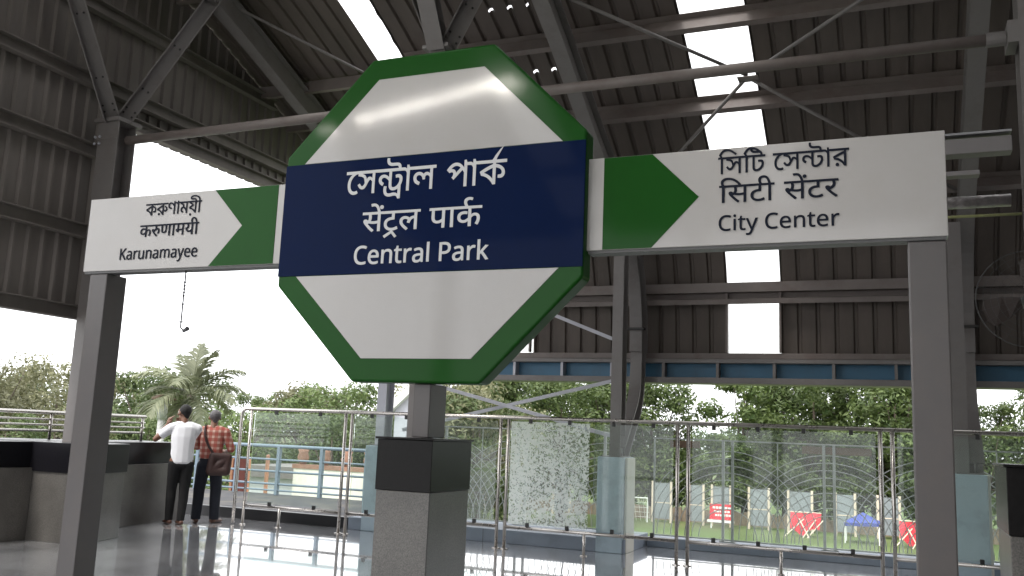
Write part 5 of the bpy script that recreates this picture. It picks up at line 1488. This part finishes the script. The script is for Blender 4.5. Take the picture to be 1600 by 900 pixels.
for a, e, L, dr in ((1.9, 1.45, 1.9, 0.35), (0.3, 1.30, 1.8, 0.5), (2.6, 1.15, 2.0, 0.75), (0.1, 0.75, 2.3, 0.9), (3.3, 0.75, 2.3, 0.8), (3.0, 0.35, 2.3, 0.9), (6.2, 0.35, 2.2, 1.2), (2.2, 0.5, 2.2, 1.2),
                    (4.2, 0.7, 2.2, 1.1), (5.2, 0.6, 2.3, 1.2), (4.7, 0.1, 2.2, 1.3), (0.8, 0.5, 2.1, 1.2), (3.7, 0.0, 2.1, 1.2), (5.7, -0.1, 2.0, 1.2), (1.4, 0.2, 2.0, 1.3), (2.7, -0.1, 2.0, 1.2), (5.0, -0.5, 1.8, 0.9)):
    frond(a, e, L, dr)

# sapling near the right pedestal
sp_ = thing('young_tree', (1.93, 20.0, G0), 'slender young tree with a white banded trunk seen through the glass at far right', 'tree')
m = MB(); m.tube([(1.93, 20, G0), (1.93, 20, 0.0), (1.92, 20, 0.6)], [0.05, 0.045, 0.02], 8); m.build('trunk', M['whitepaint'], sp_, smooth=True)
m = MB(); rr = random.Random(9)
for c, r in (((1.85, 20, 0.25), 0.28), ((2.1, 19.9, 0.45), 0.3), ((1.8, 20.1, 0.6), 0.25), ((2.15, 20, 0.0), 0.22)): leaf_cloud(m, c, r, 34, 0.10, rr)
m.build('leaves', M['leaf_mid'], sp_, fixn=False)

# ------------------------------------------------------------------ people
def chain(mb, pts, step=0.35):
    """overlapping spheres along a polyline of (point, radius or (rx,ry,rz))"""
    for (p0, r0), (p1, r1) in zip(pts, pts[1:]):
        p0, p1 = Vector(p0), Vector(p1)
        a0 = Vector(r0 if isinstance(r0, tuple) else (r0,) * 3); a1 = Vector(r1 if isinstance(r1, tuple) else (r1,) * 3)
        L = (p1 - p0).length
        n = max(2, int(L / (step * min(min(a0), min(a1)))) + 1)
        for i in range(n + 1):
            t = i / n
            r = a0.lerp(a1, t)
            mb.sphere(p0.lerp(p1, t), tuple(r), 12, 8)

def remesh(mb, name, m, parent, vox=0.011, smooth_it=5, cut=None):
    me = bpy.data.meshes.new(name)
    me.from_pydata(mb.v, [], mb.f)
    o = bpy.data.objects.new(name, me)
    COL.objects.link(o)
    rm = o.modifiers.new('r', 'REMESH'); rm.mode = 'VOXEL'; rm.voxel_size = vox; rm.use_smooth_shade = True
    if smooth_it:
        sm = o.modifiers.new('s', 'SMOOTH'); sm.factor = 0.5; sm.iterations = smooth_it
    dg = bpy.context.evaluated_depsgraph_get()
    me2 = bpy.data.meshes.new_from_object(o.evaluated_get(dg))
    bpy.data.objects.remove(o); bpy.data.meshes.remove(me)
    if cut:
        bm = bmesh.new(); bm.from_mesh(me2)
        for co, no in cut:
            bmesh.ops.bisect_plane(bm, geom=bm.verts[:] + bm.edges[:] + bm.faces[:], plane_co=co, plane_no=no, clear_outer=True)
        bm.to_mesh(me2); bm.free()
    me2.name = name
    me2.materials.clear(); me2.materials.append(m)
    for p in me2.polygons: p.use_smooth = True
    r = bpy.data.objects.new(name, me2)
    COL.objects.link(r); r.parent = parent; WLOC[r] = Vector((0, 0, 0))
    return r

def add_hand(mb, wrist, fwd, up, side, curl=0.6, s=1.0):
    """palm and five fingers; fwd along the fingers, up = back of the hand, side = towards the thumb"""
    w, f, u, sd = Vector(wrist), Vector(fwd).normalized(), Vector(up).normalized(), Vector(side).normalized()
    chain(mb, [(w, 0.026 * s), (w + f * 0.045 * s, (0.036 * s,) * 3), (w + f * 0.085 * s, (0.036 * s,) * 3)], 0.4)
    for k, ln in enumerate((0.070, 0.080, 0.074, 0.058)):
        b0 = w + f * 0.088 * s + sd * (0.030 - 0.020 * k) * s
        p, d, pts = b0, f, [(b0, 0.0095 * s)]
        for j, part in enumerate((0.45, 0.3, 0.25)):
            d = (d - u * curl * (0.5 + 0.35 * j)).normalized()
            p = p + d * ln * part * s
            pts.append((p, (0.009 - 0.0008 * j) * s))
        chain(mb, pts, 0.5)
    t0 = w + f * 0.030 * s + sd * 0.028 * s
    t1 = t0 + (f * 0.6 + sd * 0.8).normalized() * 0.038 * s
    t2 = t1 + (f * 0.9 - u * 0.5 + sd * 0.2).normalized() * 0.030 * s
    chain(mb, [(t0, 0.013 * s), (t1, 0.011 * s), (t2, 0.0095 * s)], 0.5)

def add_head(mb, c, face, s=1.0):
    """skull, jaw, nose, ears, lips; c = head centre, face = unit facing direction"""
    c = Vector(c); f = Vector(face).normalized(); sd = f.cross(Vector((0, 0, 1))).normalized()
    mb.sphere(c + Vector((0, 0, 0.025)) - f * 0.012, (0.082 * s, 0.082 * s, 0.095 * s), 20, 14)
    mb.sphere(c + f * 0.028 + Vector((0, 0, 0.03)), (0.068 * s, 0.068 * s, 0.070 * s), 16, 12)
    mb.sphere(c + f * 0.036 + Vector((0, 0, -0.055)), (0.050 * s, 0.050 * s, 0.055 * s), 16, 12)
    mb.sphere(c + f * 0.072 + Vector((0, 0, -0.095)), (0.022 * s, 0.022 * s, 0.018 * s), 10, 8)
    chain(mb, [(c + f * 0.088 + Vector((0, 0, 0.022)), 0.010), (c + f * 0.108 + Vector((0, 0, -0.018)), 0.015)], 0.4)
    for q in (-1, 1):
        mb.sphere(c + f * 0.104 + sd * 0.010 * q + Vector((0, 0, -0.026)), (0.010, 0.010, 0.008), 8, 6)
        mb.sphere(c + sd * 0.082 * q - f * 0.004 + Vector((0, 0, -0.002)), (0.014, 0.018, 0.032), 10, 8)
        mb.sphere(c + f * 0.088 + sd * 0.030 * q + Vector((0, 0, 0.045)), (0.020, 0.020, 0.008), 8, 6)
        mb.sphere(c + f * 0.080 + sd * 0.045 * q + Vector((0, 0, -0.012)), (0.016, 0.016, 0.014), 8, 6)
    mb.sphere(c + f * 0.088 + Vector((0, 0, -0.053)), (0.022, 0.022, 0.007), 10, 6)
    mb.sphere(c + f * 0.086 + Vector((0, 0, -0.066)), (0.019, 0.019, 0.008), 10, 6)

def face_parts(root, c, face):
    c = Vector(c); f = Vector(face).normalized(); sd = f.cross(Vector((0, 0, 1))).normalized()
    for q in (-1, 1):
        m = MB(); m.sphere(c + f * 0.085 + sd * 0.031 * q + Vector((0, 0, 0.022)), 0.0125, 10, 8)
        m.build('eye', M['whitepaint'], root, smooth=True, local=True)
        m = MB(); m.sphere(c + f * 0.0965 + sd * 0.031 * q + Vector((0, 0, 0.022)), 0.0035, 8, 6)
        m.build('pupil', M['bolt'], root, smooth=True, local=True)

def shoes(root, feet, m):
    for (x, y), d in feet:
        d = Vector(d).normalized(); b = MB()
        p = Vector((x, y, 0.0))
        chain(b, [(p - d * 0.06 + Vector((0, 0, 0.036)), (0.036, 0.036, 0.034)), (p + d * 0.06 + Vector((0, 0, 0.036)), (0.044, 0.044, 0.034)), (p + d * 0.155 + Vector((0, 0, 0.028)), (0.036, 0.036, 0.026))], 0.3)
        remesh(b, 'shoe', m, root, 0.008, 3, [((0, 0, 0.004), (0, 0, -1))])

# --- first person: white tee, leaning on the parapet with hands at his face
P1 = thing('person', (-9.74, 10.80, 0), 'person in white t-shirt and black trousers leaning on the parapet, hands at the face', 'person', rz=math.radians(44))
b = MB()
hc = Vector((-0.02, 0.085, 1.605)); face = Vector((-0.62, 0.78, -0.05))
chain(b, [((0, 0.0, 0.93), (0.150, 0.105, 0.10)), ((0, 0.005, 1.10), (0.138, 0.092, 0.10)), ((0, 0.015, 1.26), (0.160, 0.100, 0.10)), ((0, 0.02, 1.38), (0.165, 0.085, 0.07))], 0.3)
chain(b, [((0, 0.025, 1.40), 0.060), ((-0.005, 0.05, 1.50), 0.054), (hc + Vector((0, -0.01, -0.04)), 0.056)], 0.3)
add_head(b, hc, face)
def arm(mb, sh, el, wr, r=(0.052, 0.042, 0.038, 0.027)):
    chain(mb, [(sh, r[0]), (el, r[1])], 0.3); chain(mb, [(el, r[1]), (Vector(el).lerp(Vector(wr), 0.35), r[2]), (wr, r[3])], 0.3)
# left arm: elbow on the coping, hand up beside the mouth
shL, elL, wrL = (-0.185, 0.03, 1.385), (-0.385, 0.16, 1.215), (-0.235, 0.21, 1.43)
arm(b, shL, elL, wrL)
add_hand(b, wrL, (0.35, 0.0, 0.95), (-0.9, 0.3, 0.3), (0.1, -1, 0), 0.45)
# right arm: elbow on the coping, hand under the chin
shR, elR, wrR = (0.185, 0.03, 1.385), (0.10, 0.27, 1.215), (-0.06, 0.27, 1.40)
arm(b, shR, elR, wrR)
add_hand(b, wrR, (-0.25, -0.15, 0.95), (0.3, 0.9, 0.2), (0.6, -0.5, 0), 0.5)
for s, kx, fx, ky, fy in ((-1, -0.10, -0.10, 0.05, 0.06), (1, 0.075, 0.06, 0.02, -0.03)):
    chain(b, [((0.085 * s, 0.0, 0.90), 0.088), ((kx, ky, 0.50), 0.058), ((kx * 1.0, ky - 0.015, 0.38), 0.056), ((fx, fy, 0.10), 0.040), ((fx, fy, 0.055), 0.038)], 0.3)
    chain(b, [((fx, fy - 0.02, 0.045), 0.034), ((fx - 0.03, fy + 0.12, 0.03), 0.026)], 0.3)
remesh(b, 'body', M['skin'], P1, 0.0075, 3)
face_parts(P1, hc, face)
b = MB()
chain(b, [((0, 0.0, 0.90), (0.172, 0.122, 0.08)), ((0, 0.0, 1.08), (0.162, 0.112, 0.10)), ((0, 0.015, 1.26), (0.182, 0.118, 0.10)), ((0, 0.02, 1.385), (0.185, 0.100, 0.066))], 0.25)
chain(b, [((-0.10, 0.022, 1.43), 0.055), (shL, 0.072), (Vector(shL).lerp(Vector(elL), 0.62), 0.070)], 0.25)
chain(b, [((0.10, 0.022, 1.43), 0.055), (shR, 0.072), (Vector(shR).lerp(Vector(elR), 0.62), 0.068)], 0.25)
chain(b, [((-0.09, 0.025, 1.44), 0.05), ((0.09, 0.025, 1.44), 0.05)], 0.25)
ud = (Vector(elL) - Vector(shL)).normalized()
remesh(b, 'tshirt', M['tee'], P1, 0.010, 4, [((0, 0, 0.855), (0, 0, -1)), (Vector(shL).lerp(Vector(elL), 0.62), ud)])
b = MB()
chain(b, [((0, 0, 0.94), (0.160, 0.112, 0.07)), ((0, 0, 0.86), (0.165, 0.115, 0.08))], 0.25)
for s, kx, fx, ky, fy in ((-1, -0.10, -0.10, 0.05, 0.06), (1, 0.075, 0.06, 0.02, -0.03)):
    chain(b, [((0.085 * s, 0.0, 0.86), 0.100), ((kx, ky, 0.50), 0.074), ((kx, ky - 0.01, 0.36), 0.070), ((fx, fy - 0.005, 0.10), 0.058), ((fx, fy - 0.005, 0.07), 0.058)], 0.25)
remesh(b, 'trousers', M['trouser'], P1, 0.010, 4, [((0, 0, 0.062), (0, 0, -1))])
b = MB()
b.sphere(hc + Vector((0, 0, 0.042)) - face * 0.026, (0.090, 0.090, 0.094), 20, 14)
chain(b, [(hc - face * 0.055 + Vector((0, 0, 0.0)), 0.055), (hc - face * 0.050 + Vector((0, 0, -0.055)), 0.040)], 0.3)
remesh(b, 'hair', M['hair'], P1, 0.009, 3, [(hc + face * 0.052, tuple(face))])
shoes(P1, [((-0.10, 0.075), (-0.3, 1, 0)), ((0.06, -0.015), (-0.2, 1, 0))], M['shoe'])

# --- second person: checked shirt, dark trousers, bag on a shoulder strap
P2 = thing('person', (-9.62, 11.28, 0), 'grey haired person in an orange checked shirt and dark trousers standing with a shoulder bag', 'person', rz=math.radians(33))
b = MB()
hc = Vector((0.0, 0.10, 1.560)); face = Vector((-0.25, 0.95, -0.12))
chain(b, [((0, 0.0, 0.92), (0.150, 0.108, 0.10)), ((0, 0.005, 1.08), (0.148, 0.102, 0.10)), ((0, 0.03, 1.22), (0.160, 0.105, 0.10)), ((0, 0.04, 1.34), (0.165, 0.088, 0.07))], 0.3)
chain(b, [((0, 0.05, 1.37), 0.060), ((0, 0.075, 1.46), 0.054), (hc + Vector((0, -0.01, -0.04)), 0.056)], 0.3)
add_head(b, hc, face)
shL, elL, wrL = (-0.185, 0.05, 1.345), (-0.235, 0.17, 1.11), (-0.16, 0.38, 1.16)
shR, elR, wrR = (0.185, 0.05, 1.345), (0.285, 0.07, 1.09), (0.17, 0.29, 1.05)
arm(b, shL, elL, wrL); arm(b, shR, elR, wrR)
add_hand(b, wrL, (0.3, 0.9, 0.1), (-0.2, 0, 1), (1, -0.2, 0), 0.6)
add_hand(b, wrR, (-0.5, 0.8, 0.0), (0.2, 0.1, 1), (-0.8, -0.4, 0), 0.6)
LEG2 = ((-1, -0.125, -0.135, 0.02, 0.0), (1, 0.115, 0.125, 0.03, 0.02))
for s, kx, fx, ky, fy in LEG2:
    chain(b, [((0.085 * s, 0.0, 0.88), 0.088), ((kx, ky, 0.49), 0.058), ((kx, ky - 0.015, 0.37), 0.056), ((fx, fy, 0.10), 0.040), ((fx, fy, 0.055), 0.038)], 0.3)
    chain(b, [((fx, fy - 0.02, 0.045), 0.034), ((fx + 0.02 * s, fy + 0.12, 0.03), 0.026)], 0.3)
remesh(b, 'body', M['skin'], P2, 0.0075, 3)
face_parts(P2, hc, face)
b = MB()
chain(b, [((0, 0.0, 0.97), (0.168, 0.122, 0.06)), ((0, 0.005, 1.08), (0.170, 0.120, 0.10)), ((0, 0.03, 1.22), (0.180, 0.122, 0.10)), ((0, 0.04, 1.345), (0.185, 0.102, 0.066))], 0.25)
for sh, el in ((shL, elL), (shR, elR)):
    sgx = -1 if sh[0] < 0 else 1
    chain(b, [((0.10 * sgx, 0.045, 1.39), 0.055), (sh, 0.072), (Vector(sh).lerp(Vector(el), 0.95), 0.060)], 0.25)
chain(b, [((-0.09, 0.055, 1.40), 0.05), ((0.09, 0.055, 1.40), 0.05)], 0.25)
remesh(b, 'shirt', M['check'], P2, 0.010, 4, [((0, 0, 0.935), (0, 0, -1))])
b = MB()
chain(b, [((0, 0, 0.94), (0.162, 0.116, 0.06)), ((0, 0, 0.85), (0.172, 0.124, 0.08))], 0.25)
for s, kx, fx, ky, fy in LEG2:
    chain(b, [((0.09 * s, 0.0, 0.84), 0.104), ((kx, ky, 0.50), 0.086), ((kx, ky - 0.01, 0.36), 0.082), ((fx, fy - 0.005, 0.10), 0.074), ((fx, fy - 0.005, 0.07), 0.074)], 0.25)
remesh(b, 'trousers', M['jeans'], P2, 0.010, 4, [((0, 0, 0.055), (0, 0, -1))])
b = MB()
b.sphere(hc + Vector((0, 0, 0.036)) - face * 0.026, (0.088, 0.088, 0.090), 20, 14)
chain(b, [(hc - face * 0.052, 0.055), (hc - face * 0.045 + Vector((0, 0, -0.05)), 0.040)], 0.3)
remesh(b, 'hair', M['greyhair'], P2, 0.009, 3, [(hc + face * 0.050, tuple(face))])
shoes(P2, [((-0.135, 0.01), (-0.3, 1, 0)), ((0.125, 0.03), (0.55, 1, 0))], M['shoe'])
# the bag hangs at his right hip from a strap over the left shoulder
_mw = Matrix.Translation(Vector((-9.62, 11.28, 0))) @ Matrix.Rotation(math.radians(33), 4, 'Z')
BG = thing('shoulder_bag', _mw @ Vector((0.13, -0.12, 0.82)), 'dark brown shoulder bag hanging at the right hip of the person in the checked shirt', 'bag', rz=math.radians(33))
b = MB()
chain(b, [((-0.10, 0.0, -0.05), (0.07, 0.06, 0.07)), ((0.12, 0.03, -0.05), (0.07, 0.06, 0.07)), ((0.14, 0.04, 0.16), (0.06, 0.05, 0.06)), ((-0.08, 0.0, 0.17), (0.06, 0.045, 0.06)), ((-0.10, 0.0, -0.05), (0.07, 0.06, 0.07)), ((0.14, 0.04, 0.16), (0.06, 0.05, 0.06))], 0.3)
remesh(b, 'bag_body', M['bag'], BG, 0.012, 6)
off = Vector((0.13, -0.12, 0.82))
pts = [Vector(p) - off for p in ((0.06, -0.125, 1.02), (-0.02, -0.122, 1.13), (-0.08, -0.105, 1.25), (-0.11, -0.075, 1.36), (-0.115, 0.0, 1.435), (-0.11, 0.09, 1.42), (-0.06, 0.155, 1.28), (0.06, 0.16, 1.12), (0.17, 0.10, 1.0))]
m = MB()
for a, c in zip(smooth_path(pts, 4), smooth_path(pts, 4)[1:]): m.bar(a, c, 0.035, 0.012, up=(a + off - Vector((0, 0.03, (a + off).z))) if abs((a + off).y - 0.03) > 0.02 else (0, 0, 1))
m.build('strap', M['bag'], BG, local=True)
